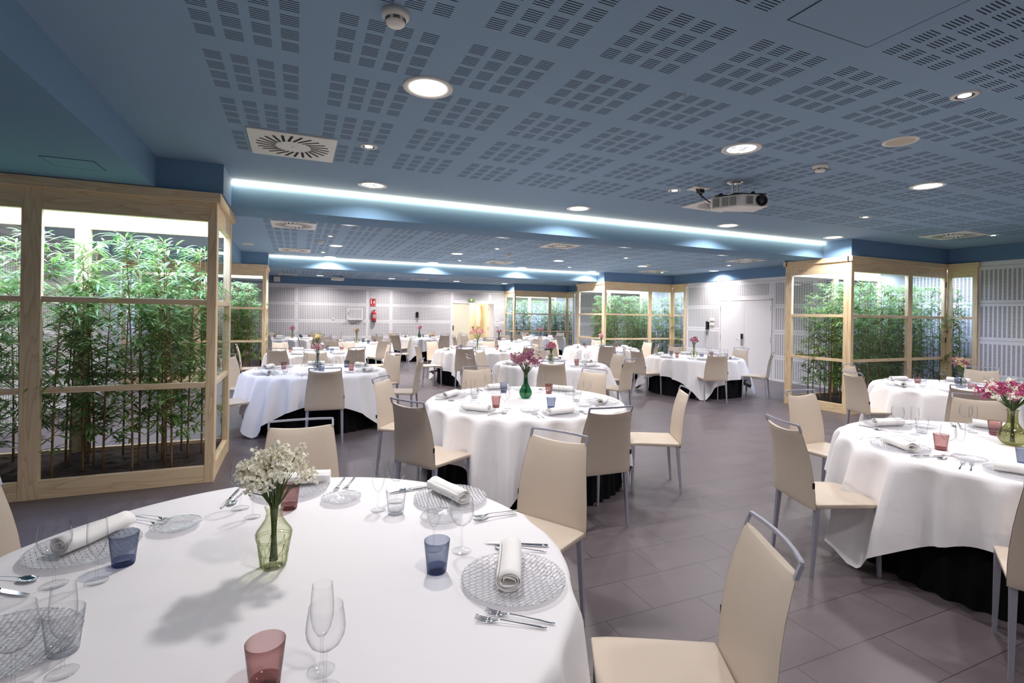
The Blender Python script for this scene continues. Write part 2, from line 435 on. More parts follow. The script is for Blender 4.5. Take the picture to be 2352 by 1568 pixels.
# right wall, in the stretches between the glazed planters
panel_wall('wall_right', 6.82, 12.58, [(6.92, 8.2), (8.3, 9.36), (9.55, 11.08), (11.24, 12.50)], XR, 1, True, [(9.46, 11.16, 2.12)])
panel_wall('wall_right', YN, 5.10, [(-3.1, -1.0), (-.9, 1.45), (1.55, 3.4), (3.5, 5.08)], XR, 1, True)
panel_wall('wall_right', 14.9, 19.6, [(15.0, 17.1), (17.2, 19.5)], XR, 1, True)
# left wall
panel_wall('wall_left', YN, YB, [(-3.1, -.5), (-.4, 2.2), (2.3, 5.3), (6.75, 9.3), (9.4, 12.9), (14.5, 17.5), (17.6, 21.2)], XL, 1, False)
panel_wall('wall_near', XL, XR, [(-3.3, 2.4), (2.6, 6.8), (7, 11.3)], YN, 0, True)
panel_wall('wall_right', 5.10, 6.82, [(5.2, 6.7)], 12.3, 1, True)
panel_wall('wall_right', 12.58, 14.9, [(12.7, 14.8)], 12.3, 1, True)
panel_wall('wall_right', 19.6, YB + .5, [(19.7, 21.3)], 12.3, 1, True)
# short returns closing the niches the planters run into
for nm, x0, x1, y0, y1 in (('wall_right', XR + .006, 12.6, 5.05, 5.10), ('wall_right', XR + .006, 12.6, 6.82, 6.87), ('wall_right', XR + .006, 12.6, 12.53, 12.58), ('wall_right', XR + .006, 12.6, 14.9, 14.95), ('wall_right', XR + .006, 12.6, 19.55, 19.6)):
    struct(MB().box(x0, x1, y0, y1, 0, ZS).build(nm, WHITE))

# dropped parts of the ceiling
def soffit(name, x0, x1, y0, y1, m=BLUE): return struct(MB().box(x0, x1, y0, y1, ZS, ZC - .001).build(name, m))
soffit('trim_1', XL - 1.4, -1.175, YN + .01, 5.44)
soffit('trim_2', XL - 1.4, -.645, 5.44, 6.60, BLUE)
soffit('trim_3', XL - 1.4, -1.178, 6.60, 13.12)
soffit('trim_4', XL - 1.4, -.62, 13.12, 14.15)
soffit('trim_5', XL - 1.4, -1.178, 14.15, YB + .3)
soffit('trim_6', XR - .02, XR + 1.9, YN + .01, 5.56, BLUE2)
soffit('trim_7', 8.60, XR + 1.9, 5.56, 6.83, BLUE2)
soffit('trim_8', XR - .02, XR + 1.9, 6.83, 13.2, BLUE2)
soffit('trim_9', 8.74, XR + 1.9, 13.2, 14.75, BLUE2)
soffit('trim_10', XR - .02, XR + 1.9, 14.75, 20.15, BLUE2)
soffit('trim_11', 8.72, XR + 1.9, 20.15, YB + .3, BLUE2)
soffit('trim_12', XL, 8.72, YB - .04, YB + .3, BLUE2)
soffit('trim_13', -.645, 8.60, BEAMS[0], BEAMS[0] + .54)
soffit('trim_14', -.62, 8.74, BEAMS[1], BEAMS[1] + .55)
# LED strips in the corner between each beam and the ceiling
for i, (y, x0, x1) in enumerate(((BEAMS[0], -.645, 8.60), (BEAMS[1], -.62, 8.74))):
    t = thing('led_strip', ('glowing white light strip along the top of the nearest blue beam', 'glowing white light strip along the top of the second blue beam')[i], 'light', (0, y, ZC), 0, 'light strips on the ceiling beams')
    MB().box(x0 + .004, x1 - .004, -.034, -.002, -.036, -.002).build('channel', WHITEP, t)
    MB().box(x0 + .005, x1 - .005, -.046, -.003, -.046, -.012).build('diffuser', STRIP_ON, t)
    area('strip_lamp', ((x0 + x1) / 2, -.045, -.05), x1 - x0 - .1, .03, P_STRIP * (x1 - x0), STRIP_COL, (R_(-38), 0, 0), parent=t, spread=R_(178))
# access hatches: outlines of flush panels
def hatch(x0, x1, y0, y1, z, label):
    t = thing('access_hatch', label, 'hatch', ((x0 + x1) / 2, (y0 + y1) / 2, z), 0, 'flush ceiling hatches')
    a, c = (x1 - x0) / 2, (y1 - y0) / 2; w = .004
    MB().box(-a + .004, a - .004, -c + .004, c - .004, -.003, -.0005).build('panel', CEILP if z > 2.8 else BLUE, t)
    MB().box(-a, a, -c, -c + w, -.0035, -.0004).box(-a, a, c - w, c, -.0035, -.0004).box(-a, -a + w, -c, c, -.0035, -.0004).box(a - w, a, -c, c, -.0035, -.0004).build('joint', mat('hatch_joint', srgb(40, 56, 72), .8), t)
hatch(-1.72, -1.40, 4.68, 4.96, ZS, 'small flush blue hatch in the low ceiling above the left planter')
hatch(2.06, 2.63, 1.06, 1.64, ZC, 'larger plain flush hatch in the slotted ceiling overhead')

# ------------------------------------------------------------------ ceiling fittings
def big_downlight(kind):
    t = thing('downlight', 'x', 'downlight')
    MB().lathe([(.150, 0), (.150, -.006), (.140, -.010), (.118, -.008), (.112, .0)], 40).build('trim_ring', WHITEP, t, True)
    if kind in ('on', 'far'):
        MB().lathe([(.001, -.005), (.112, -.004)], 40).build('diffuser', LAMP_ON, t)
        area('downlight_lamp', (0, 0, -.014), .2, .2, P_BIG * (1.45 if kind == 'far' else 1), DOWN_COL, shape='DISK', parent=t, spread=R_(146))
    else:
        MB().lathe([(.001, -.004), (.03, -.0045), (.112, -.004)], 24).build('reflector', REFL, t)
        area('downlight_lamp', (0, 0, -.014), .18, .18, P_BIG * .5, DOWN_COL, shape='DISK', parent=t, spread=R_(150))
    return t
def refl_mat():
    m, nt, b = newmat('faceted_reflector'); nt.nodes.remove(b)
    tc = nt.nodes.new('ShaderNodeTexCoord'); v = nt.nodes.new('ShaderNodeTexVoronoi'); v.inputs['Scale'].default_value = 22
    L(nt, tc.outputs['Object'], v.inputs['Vector'])
    e = nt.nodes.new('ShaderNodeEmission'); e.inputs[0].default_value = (.95, .96, 1, 1)
    L(nt, math_(nt, 'MULTIPLY_ADD', v.outputs['Color'], 1.3, .35), e.inputs[1]); L(nt, e.outputs[0], nt.nodes['Material Output'].inputs[0]); return m
REFL = refl_mat()
D_ON, D_OFF, D_FAR = big_downlight('on'), big_downlight('off'), big_downlight('far')
BIG = [(.72, 3.03, 1, 'large lit round downlight nearest the camera, above the front table'),
       (3.30, 3.03, 0, 'large round downlight with faceted reflector, left of the ceiling speaker'),
       (5.88, 3.05, 1, 'large lit downlight right of the projector'),
       (.74, 5.59, 0, 'large faceted round downlight close to the left end of the first beam'),
       (3.30, 5.59, 1, 'large lit downlight by the middle of the first beam'),
       (5.86, 5.60, 1, 'large lit downlight by the first beam, below the projector'),
       (8.2, 5.60, 1, 'large lit downlight by the corner of the right planter'),
       (.74, 10.97, 1, 'lit downlight in the second ceiling bay, leftmost of its row'),
       (3.34, 11.0, 1, 'lit downlight in the second ceiling bay, second of its row from the left'),
       (6.0, 11.1, 1, 'lit downlight in the second ceiling bay, third of its row from the left'),
       (8.57, 11.1, 1, 'lit downlight in the second ceiling bay, fourth of its row from the left'),
       (11.12, 11.13, 1, 'lit downlight above the white double door'),
       (.75, 13.22, 1, 'downlight washing the second beam, leftmost'),
       (3.35, 13.22, 1, 'downlight washing the second beam, second from the left'),
       (5.95, 13.22, 1, 'downlight washing the second beam, third from the left'),
       (8.3, 13.22, 1, 'downlight washing the second beam, beside the middle planter'),
       (.8, 20.15, 1, 'far lit downlight near the back wall, leftmost'),
       (3.45, 20.15, 1, 'far lit downlight near the back wall, second from the left'),
       (6.1, 20.15, 1, 'far lit downlight near the back wall, third from the left'),
       (8.3, 20.25, 1, 'far lit downlight left above the far corner planter'),
       (.8, 17.0, 1, 'lit downlight of the third ceiling bay, leftmost'), (3.4, 17.0, 1, 'lit downlight of the third ceiling bay, second from the left'),
       (6.0, 17.0, 1, 'lit downlight of the third ceiling bay, third from the left'), (8.6, 17.0, 1, 'lit downlight of the third ceiling bay, fourth from the left'),
       (.72, .45, 1, 'added downlight behind the camera, leftmost'), (3.3, .45, 1, 'added downlight behind the camera, second from the left'), (5.88, .45, 1, 'added downlight behind the camera, third from the left'),  # added lamps out of view, carrying the ceiling grid on behind the camera
       (8.46, .45, 1, 'added downlight behind the camera, fourth from the left'), (8.46, 3.05, 0, 'large downlight over the far right table'),
       (.72, -1.6, 1, 'added downlight near the rear wall, leftmost'), (3.3, -1.6, 1, 'added downlight near the rear wall, second'), (5.88, -1.6, 1, 'added downlight near the rear wall, third'),  # more added lamps out of view, near the rear wall
       (.75, 8.2, 0, 'faceted downlight just past the first beam, leftmost'), (3.35, 8.2, 0, 'faceted downlight just past the first beam, second'), (5.95, 8.2, 0, 'faceted downlight just past the first beam, third'), (8.5, 8.2, 0, 'faceted downlight just past the first beam, fourth')]
for x, y, on, lab in BIG:
    if y < 1: on = 0
    place((D_FAR if y > 9 else D_ON) if on else D_OFF, (x, y, ZC), 0, lab, 'large round ceiling downlights')
for x, y, lab in ((-2.3, 8.3, 'added downlight in the low ceiling behind the left planter, nearer one'), (-2.3, 10.9, 'added downlight in the low ceiling behind the left planter, farther one')):  # two downlights added to brighten the space behind the left planter
    place(D_ON, (x, y, ZS), 0, lab, 'large round ceiling downlights')
def spot():
    t = thing('spotlight', 'x', 'spotlight')
    MB().lathe([(.070, 0), (.070, -.004), (.062, -.008), (.048, -.006)], 28).build('trim_ring', WHITEP, t, True)
    MB().lathe([(.048, -.0055), (.030, -.002)], 28).build('baffle', BLACK, t, True)
    MB().lathe([(.001, -.006), (.031, -.005)], 20).build('lamp_face', LAMP_SPOT, t)
    area('spot_lamp', (0, 0, -.012), .06, .06, P_SMALL, DOWN_COL, shape='DISK', parent=t, spread=R_(110))
    return t
SPOT = spot()
for i, (x, y, lab) in enumerate([(.534, 4.31, 'small round spotlight beside the nearest square air vent'), (3.72, 1.74, 'small round spotlight at the upper right, nearest of the spotlights'),
        (3.75, 4.33, 'small spotlight left of the projector'), (6.95, 4.32, 'small spotlight right of the projector, before the first beam'), (10.11, 4.33, 'small spotlight beside the air vent over the right planter'),
        (.55, 9.65, 'small spotlight beyond the first beam, left, nearer one'), (.547, 12.3, 'small spotlight just before the second beam, leftmost'), (3.82, 9.75, 'small spotlight in the second bay, second of the near row'),
        (3.82, 12.35, 'small spotlight before the second beam, second from the left'), (7.05, 9.76, 'small spotlight in the second bay, third of the near row'), (10.3, 9.8, 'small spotlight in the second bay, rightmost of the near row'),
        (7.05, 12.4, 'small spotlight before the second beam, third from the left'), (10.3, 12.4, 'small spotlight above the middle right planter')]):
    place(SPOT, (x, y, ZC), 0, lab, 'small round ceiling spotlights')
def smoke():
    t = thing('smoke_detector', 'x', 'smoke detector')
    MB().lathe([(.062, 0), (.062, -.022), (.056, -.03), (.046, -.034)], 32, cap0=True).build('base', WHITEP, t, True)
    MB().lathe([(.046, -.034), (.044, -.052), (.036, -.060), (.0, -.062)], 32).build('cap', WHITEP, t, True)
    mb = MB()
    for z in (-.039, -.046):
        for k in range(6):
            a0 = k * pi / 3 + .12
            pts = [(.0465 * cos(a0 + j * .14), .0465 * sin(a0 + j * .14), z) for j in range(6)]
            mb.tube(pts, .0016, 6)
    mb.build('slit', DARKSLOT, t)
    return t
SMK = smoke()
for x, y, lab in ((.40, 2.34, 'cream smoke detector at the top, nearest the camera'), (4.27, 3.05, 'cream smoke detector right of the projector'), (.42, 10.35, 'smoke detector in the second ceiling bay, left'),
                  (4.37, 10.45, 'smoke detector in the second ceiling bay, middle'), (8.35, 10.55, 'smoke detector in the second ceiling bay, right')):
    place(SMK, (x, y, ZC), 0, lab, 'ceiling smoke detectors')
def vent():
    t = thing('air_vent', 'x', 'air vent')
    h = .325
    MB().box(-h, h, -h, h, -.012, -.0005).build('plate', WHITEP, t, bevel=.003)
    mb = MB()
    for k in range(24):
        a = 2 * pi * k / 24; r0, r1 = .135, .27
        if k % 6 == 0: r1 = .275
        ca, sa = cos(a), sin(a); tw = .45
        p = Vector((r0 * ca, r0 * sa)); d = Vector((cos(a + tw), sin(a + tw))); n = Vector((-d.y, d.x)) * .0105
        q = p + d * .15
        zt = -.0128
        mb.add([(p.x - n.x, p.y - n.y, zt), (p.x + n.x, p.y + n.y, zt), (q.x + n.x, q.y + n.y, zt), (q.x - n.x, q.y - n.y, zt)], [(0, 1, 2, 3)])
    mb.build('slots', DARKSLOT, t)
    MB().lathe([(.012, -.0125), (.010, -.016), (0, -.0165)], 12).build('screw', STEEL, t, True)
    return t
VENT = vent()
for x, y, lab in ((-.04, 4.565, 'square swirl air vent nearest the camera, upper left'), (4.70, 4.60, 'square swirl air vent behind the projector'), (9.6, 4.61, 'square swirl air vent over the right planter'),
                  (-.05, 8.70, 'square swirl air vent just past the first beam, left'), (4.75, 8.72, 'square swirl air vent just past the first beam, middle'), (9.77, 8.78, 'square swirl air vent just past the first beam, right'),
                  (-.05, 12.2, 'square swirl air vent before the second beam, left'), (4.85, 12.2, 'square swirl air vent before the second beam, middle'), (9.8, 12.2, 'square swirl air vent before the second beam, right'),
                  (-.3, 20.3, 'far square air vent near the back wall, left'), (4.5, 19.9, 'far square air vent near the back wall, middle')):
    place(VENT, (x, y, ZC), 0, lab, 'square swirl air vents')
def ceil_speaker():
    t = thing('ceiling_speaker', 'x', 'speaker')
    MB().lathe([(.118, 0), (.118, -.004), (.110, -.009), (.094, -.006)], 36).build('trim_ring', WHITEP, t, True)
    MB().lathe([(.095, -.0055), (.0, -.010)], 36).build('grille', GRILLE, t, True)
    return t
CS = ceil_speaker()
place(CS, (4.24, 2.385, ZC), 0, 'round cream speaker in the ceiling, upper right', 'round ceiling speakers')
place(CS, (-.93, 11.6, ZC), 0, 'round cream speaker in the ceiling beyond the left planter', 'round ceiling speakers')
hk = MB().tube([(0, 0, 0), (0, 0, -.012), (.01, 0, -.022), (0, 0, -.034), (-.01, 0, -.024), (-.004, 0, -.014)], .0022, 6)
for i, (px, py, lab) in enumerate(((1573, 212, 'small steel ceiling hook, upper middle'), (2213, 436, 'small steel ceiling hook at the right'))):
    o = hk.build('ceiling_hook', STEEL, smooth=True, loc=tuple(up(px, py, ZC))); tag(o, lab, 'hook', 'ceiling hooks')

# projector
def projector():
    t = thing('projector', 'white projector hanging from a steel bracket under the blue ceiling', 'projector', (4.06, 3.80, ZC), R_(-20))
    MB().lathe([(.075, 0), (.075, -.006), (.055, -.016), (.03, -.018)], 24, cap1=True).build('mount_plate', STEEL, t, True)
    mb = MB()
    mb.box(-.028, -.020, -.02, .02, -.13, -.012).box(.020, .028, -.02, .02, -.13, -.012).box(-.045, .045, -.03, .03, -.138, -.130)
    mb.build('bracket', STEEL, t)
    b = MB(); x0, x1, y0, y1, z0, z1 = -.26, .24, -.19, .12, -.285, -.165
    # body in plan: the front left corner is cut back
    pl = [(-.25, -.01), (-.22, .07), (.24, .07), (.24, -.20), (-.03, -.20)]
    n = len(pl); lo = [(x * .985, y * .985, z0) for x, y in pl]; hi = [(x, y, z1) for x, y in pl]
    b.add(lo + hi, [tuple(range(n - 1, -1, -1)), tuple(range(n, 2 * n))] + [(i, (i + 1) % n, n + (i + 1) % n, n + i) for i in range(n)])
    body = b.build('body', WHITEP, t, bevel=.008)
    g = MB().box(-.10, .22, -.185, .06, z1, z1 + .012).box(-.22, -.10, -.09, .06, z1, z1 + .012)
    for x, y in ((-.18, .02), (-.17, -.05), (.1, -.16), (.2, -.1), (0, -.05)): g.lathe([(.018, 0), (.018, .022)], 10, (x, y, z1 + .01), cap1=True)
    g.build('top_plate', BLACK, t)
    MB().lathe([(.056, 0), (.056, .012), (.046, .014), (.040, .004), (.028, .002), (.0, .006)], 32).build('lens', BLACK, t, True)
    ln = [c for c in COL.objects if c.parent == t and c.name.startswith('lens')][0]; ln.location = (.165, -.200, -.225); ln.rotation_euler = (R_(90), 0, 0)
    MB().lathe([(.030, .006), (.018, .013), (.0, .016)], 24).build('lens_glass', mat('lens_coating', (.02, .025, .04, 1), .03, 0, 1), t, True)
    lg = [c for c in COL.objects if c.parent == t and c.name.startswith('lens_glass')][0]; lg.location = (.165, -.200, -.225); lg.rotation_euler = (R_(90), 0, 0)
    mb = MB()
    for ux in range(8):
        for uz in range(13):
            x = .015 + ux * .0085; z = -.185 - uz * .0062
            mb.add([(x, -.2012, z), (x + .006, -.2012, z), (x + .006, -.2012, z - .0035), (x, -.2012, z - .0035)], [(3, 2, 1, 0)])
    a = Vector((-.25, -.01)); c = Vector((-.03, -.20)); d = (c - a); ln_ = d.length; d.normalize(); nn = Vector((d.y, -d.x)) * .0012
    for blk in (.02, .105, .178):
        for ux in range(8):
            for uz in range(15):
                u = blk + ux * .0078; p = a + d * u + nn; q = a + d * (u + .0052) + nn; z = -.183 - uz * .0058
                mb.add([(p.x, p.y, z), (q.x, q.y, z), (q.x, q.y, z - .0034), (p.x, p.y, z - .0034)], [(3, 2, 1, 0)])
    mb.build('vent_grille', DARKSLOT, t)
    return t
projector()
t = thing('cable_outlet', 'white ceiling plate with black cables running down to the projector', 'outlet', (3.92, 4.16, ZC), R_(0))
MB().box(-.10, .10, -.08, .08, -.008, -.0005).build('plate', WHITEP, t, bevel=.002)
MB().box(.0, .06, -.03, .03, -.045, -.008).build('plug', BLACK, t, bevel=.004)
MB().tube([(-.03, 0, -.008), (-.01, -.02, -.06), (.03, -.08, -.13), (.08, -.15, -.20), (.16, -.2, -.225), (.19, -.21, -.22)], .006, 8).tube([(.02, 0, -.04), (.03, -.03, -.09), (.06, -.10, -.16), (.12, -.17, -.215), (.18, -.20, -.23)], .005, 8).tube([(.05, .0, -.04), (.05, 0, -.09), (.04, -.02, -.11), (.02, -.05, -.10)], .004, 8).build('cable', BLACK, t, True)
# far projector, wall speaker
t = thing('projector', 'small white projector hanging near the back wall', 'projector', (1.42, 20.0, ZC), R_(15))
MB().box(-.2, .2, -.16, .16, -.17, -.05).build('body', WHITEP, t, bevel=.03)
MB().lathe([(.03, 0), (.03, -.05)], 12).build('bracket', STEEL, t)
MB().tube([(.1, .05, 0), (.2, .05, -.03), (.22, .0, -.09)], .012, 6).build('cable', BLACK, t)
t = thing('wall_speaker', 'square white speaker on the blue strip above the back wall', 'speaker', (-.69, YB - .04, 2.845))
MB().box(-.13, .13, -.09, -.001, -.115, .115).build('cabinet', BLACK, t, bevel=.012)
MB().box(-.118, .118, -.105, -.088, -.104, .104).build('grille', WHITEP, t, bevel=.012)

# ------------------------------------------------------------------ doors
# double door in the right wall
D1 = empty('door_1', (XR, 10.31, 0)); struct(D1)
for s, w0 in ((1, 0.002), (-1, 0.002)):
    y0, y1 = (w0, .845) if s > 0 else (-.845, -w0)
    lf = MB().box(-.015, .03, y0, y1, .01, 2.105).build('door_leaf', WHITE, D1, bevel=.002)
    for z in (.28, 1.05, 1.88):
        MB().box(-.022, -.010, s * .845 - .012, s * .845 + .012, z - .075, z + .075).build('hinge', STEEL, lf)
MB().box(-.02, .06, -.875, -.850, 0, 2.135).box(-.02, .06, .850, .875, 0, 2.135).box(-.02, .06, -.875, .875, 2.112, 2.14).build('door_frame', WHITE, D1)
MB().box(.05, .06, -.85, .85, 0, 2.12).build('backing', BLACK, D1)
lock = empty('door_lock'); lock.parent = D1; lock.location = (-.015, .07, 1.02)
MB().box(-.022, 0, -.035, .035, .02, .165).build('reader', BLACK, lock, bevel=.004)
MB().box(-.018, 0, -.035, .035, -.155, .02).build('plate', STEEL, lock, bevel=.004)
MB().tube([(-.018, 0, 0), (-.06, 0, 0), (-.065, .03, 0), (-.065, .15, 0)], .009, 10).build('handle', STEEL, lock, True)
# back doorway: closed left leaf, open right leaf, corridor behind
D2 = empty('door_2', (7.155, YB, 0)); struct(D2)
lf = MB().box(-.86, -.06, .03, .07, .01, 2.09).build('door_leaf', CREAM, D2, bevel=.002)
MB().box(-.86, -.80, -.01, .03, .92, 1.12).build('handle', BLACK, lf, bevel=.01)
lf = MB().box(.80, .845, -.72, .04, .01, 2.09).build('door_leaf', WHITE, D2, bevel=.002)
for z in (1.85, 1.0, .25): MB().box(.785, .80, -.05, .03, z - .07, z + .07).build('hinge', STEEL, lf)
MB().box(-.865, -.845, -.01, .12, 0, 2.12).box(.845, .865, -.01, .12, 0, 2.12).box(-.865, .865, -.01, .12, 2.095, 2.12).build('door_frame', WHITE, D2)
struct(MB().quad((6.2, YB + 1.5, 0), (8.3, YB + 1.5, 0), (8.3, YB + 1.5, 2.5), (6.2, YB + 1.5, 2.5)).quad((6.2, YB + .02, 0), (6.2, YB + 1.5, 0), (6.2, YB + 1.5, 2.5), (6.2, YB + .02, 2.5)).quad((8.3, YB + 1.5, 0), (8.3, YB + .02, 0), (8.3, YB + .02, 2.5), (8.3, YB + 1.5, 2.5)).quad((6.2, YB + .02, 2.5), (6.2, YB + 1.5, 2.5), (8.3, YB + 1.5, 2.5), (8.3, YB + .02, 2.5)).build('wall_corridor', CREAM))
area('corridor_fill_light', (7.2, YB + .8, 2.45), 1.2, .8, 24, (1, .95, .87))  # added fill light without a fixture, brightens the corridor
D3 = empty('door_3', (7.52, YB + 1.47, 0)); struct(D3)
lf = MB().box(-.30, .26, -.03, 0, .01, 2.05).build('door_leaf', CREAM, D3)
for z in (1.85, 1.0): MB().box(-.31, -.295, -.045, -.02, z - .10, z + .10).build('hinge', STEEL, lf)
MB().tube([(.22, -.03, 1.0), (.22, -.06, 1.0), (.12, -.06, 1.0)], .008, 8).box(.20, .235, -.04, -.03, .88, 1.06).build('handle', BLACK, lf)
MB().box(-.04, .04, -.036, -.03, 1.50, 1.66).box(-.02, .02, -.037, -.036, 1.44, 1.49).build('pictogram', BLACK, lf)
t = thing('wall_panel', 'tall gold edged panel on the corridor wall seen through the open door', 'panel', (8.02, YB + 1.49, 0))
MB().box(-.10, .10, -.06, 0, 1.05, 2.05).build('panel', WHITE, t); MB().tube([(.10, -.07, 2.05), (.10, -.07, 1.15), (.06, -.07, 1.05), (-.04, -.07, 1.02)], .022, 8).build('gold_edge', mat('brass', (.75, .55, .2, 1), .3, 1), t, True)
t = thing('exit_light', 'pale green emergency light above the open far door', 'emergency light', (7.14, YB, 2.235))
MB().box(-.16, .16, -.05, -.001, -.06, .06).build('housing', GREENP, t, bevel=.015)
MB().lathe([(0, .0), (.03, .0)], 12).build('bulb', EXIT_ON, t); kb = [c for c in COL.objects if c.parent == t and c.name.startswith('bulb')][0]; kb.location = (.0, -.052, .02); kb.rotation_euler = (R_(90), 0, 0)

# ------------------------------------------------------------------ things on the back and right walls
t = thing('fire_sign', 'red fire extinguisher sign with white pictograms on the back wall', 'sign', (2.89, YB, 2.04))
MB().box(-.115, .115, -.012, -.001, -.155, .155).build('board', REDSIGN, t)
mb = MB()
mb.box(-.085, -.03, -.0135, -.012, -.045, .035).lathe([(.026, 0), (.026, .001)], 14, (0, 0, 0))
mb = MB().box(-.082, -.034, -.0135, -.012, -.05, .045).box(-.072, -.044, -.0135, -.012, .06, .10).box(-.09, -.045, -.0135, -.012, .10, .125)
mb.add([(.03, -.0135, -.05), (.075, -.0135, -.04), (.085, -.0135, .02), (.072, -.0135, .03), (.07, -.0135, .1), (.05, -.0135, .06), (.045, -.0135, .09), (.03, -.0135, .04)], [(0, 1, 2, 3, 4, 5, 6, 7)])
mb.build('pictogram', SIGNW, t)
fc = bpy.data.curves.new('lettering', 'FONT'); fc.body = 'EXTINTOR'; fc.size = .048; fc.align_x = 'CENTER'; fc.extrude = .0005; fc.materials.append(SIGNW)
fo = bpy.data.objects.new('lettering_source', fc)
lm = bpy.data.meshes.new_from_object(fo); bpy.data.objects.remove(fo)
fo = bpy.data.objects.new('lettering', lm); COL.objects.link(fo); fo.parent = t; fo.location = (0, -.0135, -.125); fo.rotation_euler = (R_(90), 0, 0)
t = thing('fire_extinguisher', 'red fire extinguisher with black hose hung on the back wall', 'fire extinguisher', (2.94, YB, 1.24))
MB().lathe([(.0, .0), (.075, .005), (.078, .03), (.078, .36), (.06, .42), (.02, .44), (.02, .46)], 24, (0, -.09, 0)).build('cylinder', REDM, t, True)
MB().lathe([(.0, -.002), (.082, 0), (.082, .055), (.079, .056)], 24, (0, -.09, 0)).build('foot', BLACK, t, True)
MB().lathe([(.0788, .15), (.0792, .151), (.0792, .31), (.0788, .311)], 24, (0, -.09, 0)).build('label', mat('extinguisher_label', srgb(196, 150, 150), .5, noise=.4, nscale=60), t, True)
MB().box(-.02, .03, -.11, -.07, .46, .49).tube([(.0, -.09, .48), (.06, -.09, .52)], .008, 6).tube([(.0, -.09, .47), (.07, -.09, .48)], .006, 6).build('valve', BLACK, t)
MB().tube([(-.02, -.09, .47), (-.08, -.09, .45), (-.115, -.09, .36), (-.10, -.09, .24), (-.085, -.09, .12), (-.07, -.09, .05)], .012, 8).build('hose', BLACK, t, True)
MB().box(-.03, .03, -.02, 0, .3, .36).build('bracket', STEEL, t)
t = thing('wall_cabinet', 'white flush hatch box with a shelf lip on the slotted back wall', 'cabinet', (2.2, YB, 1.55))
MB().box(-.31, .31, -.05, -.001, -.20, .22).build('body', WHITE, t, bevel=.004)
MB().box(-.25, .26, -.056, -.05, -.17, .19).build('door', PERFX, t)
MB().box(-.27, -.255, -.07, -.056, -.03, .09).build('handle', STEEL, t)
MB().box(-.30, .28, -.12, -.001, -.235, -.205).build('shelf', WHITEP, t)
def phone(name, label, loc, rz):
    t = thing('wall_phone', label, 'phone', loc, rz)
    MB().box(-.055, .055, -.03, -.001, -.11, .11).build('base', BLACK, t, bevel=.01)
    MB().box(-.03, .03, -.065, -.03, -.10, .12).box(-.032, .032, -.075, -.03, .07, .13).box(-.032, .032, -.075, -.03, -.12, -.06).build('handset', BLACK, t, bevel=.012)
    pts = [(-.02 + .012 * sin(i * 1.9), -.04 + .012 * cos(i * 1.9), -.12 - .17 * sin(pi * i / 44) ** .8 if i < 22 else -.12 - .17 * sin(pi * i / 44) ** .8) for i in range(44)]
    MB().tube([(p[0] + (.03 * i / 44), p[1], p[2]) for i, p in enumerate(pts)], .005, 6).build('cord', BLACK, t, True)
phone('a', 'black wall phone with hanging cord on the back wall', (4.73, YB, 1.56), 0)
phone('b', 'black wall phone with hanging cord beside the white double door', (XR, 11.66, 1.38), R_(-90))
def switch(label, loc, rz, w=.085, n=2):
    t = thing('switch_plate', label, 'switch', loc, rz, 'white wall switches')
    MB().box(-w, w, -.014, -.001, -.045, .045).build('plate', WHITEP, t, bevel=.004)
    for k in range(n): MB().box(-w * .8 + k * w * .85, -w * .8 + (k + .8) * w * .85, -.020, -.014, -.03, .03).build('rocker', WHITEP, t, bevel=.003)
switch('upper white double switch beside the wall phone by the double door', (XR, 11.49, 1.56), R_(-90))
switch('lower white double switch beside the wall phone by the double door', (XR, 11.49, 1.42), R_(-90))
switch('white switch plate right of the open far door, upper', (8.42, YB, 1.36), 0)
switch('white switch plate right of the open far door, lower', (8.42, YB, 1.12), 0)
switch('small white socket in the slotted back wall left of the hatch box', (1.36, YB, 1.36), 0, .04, 1)
switch('small white socket below the hatch box on the back wall', (2.32, YB, 1.18), 0, .06, 1)

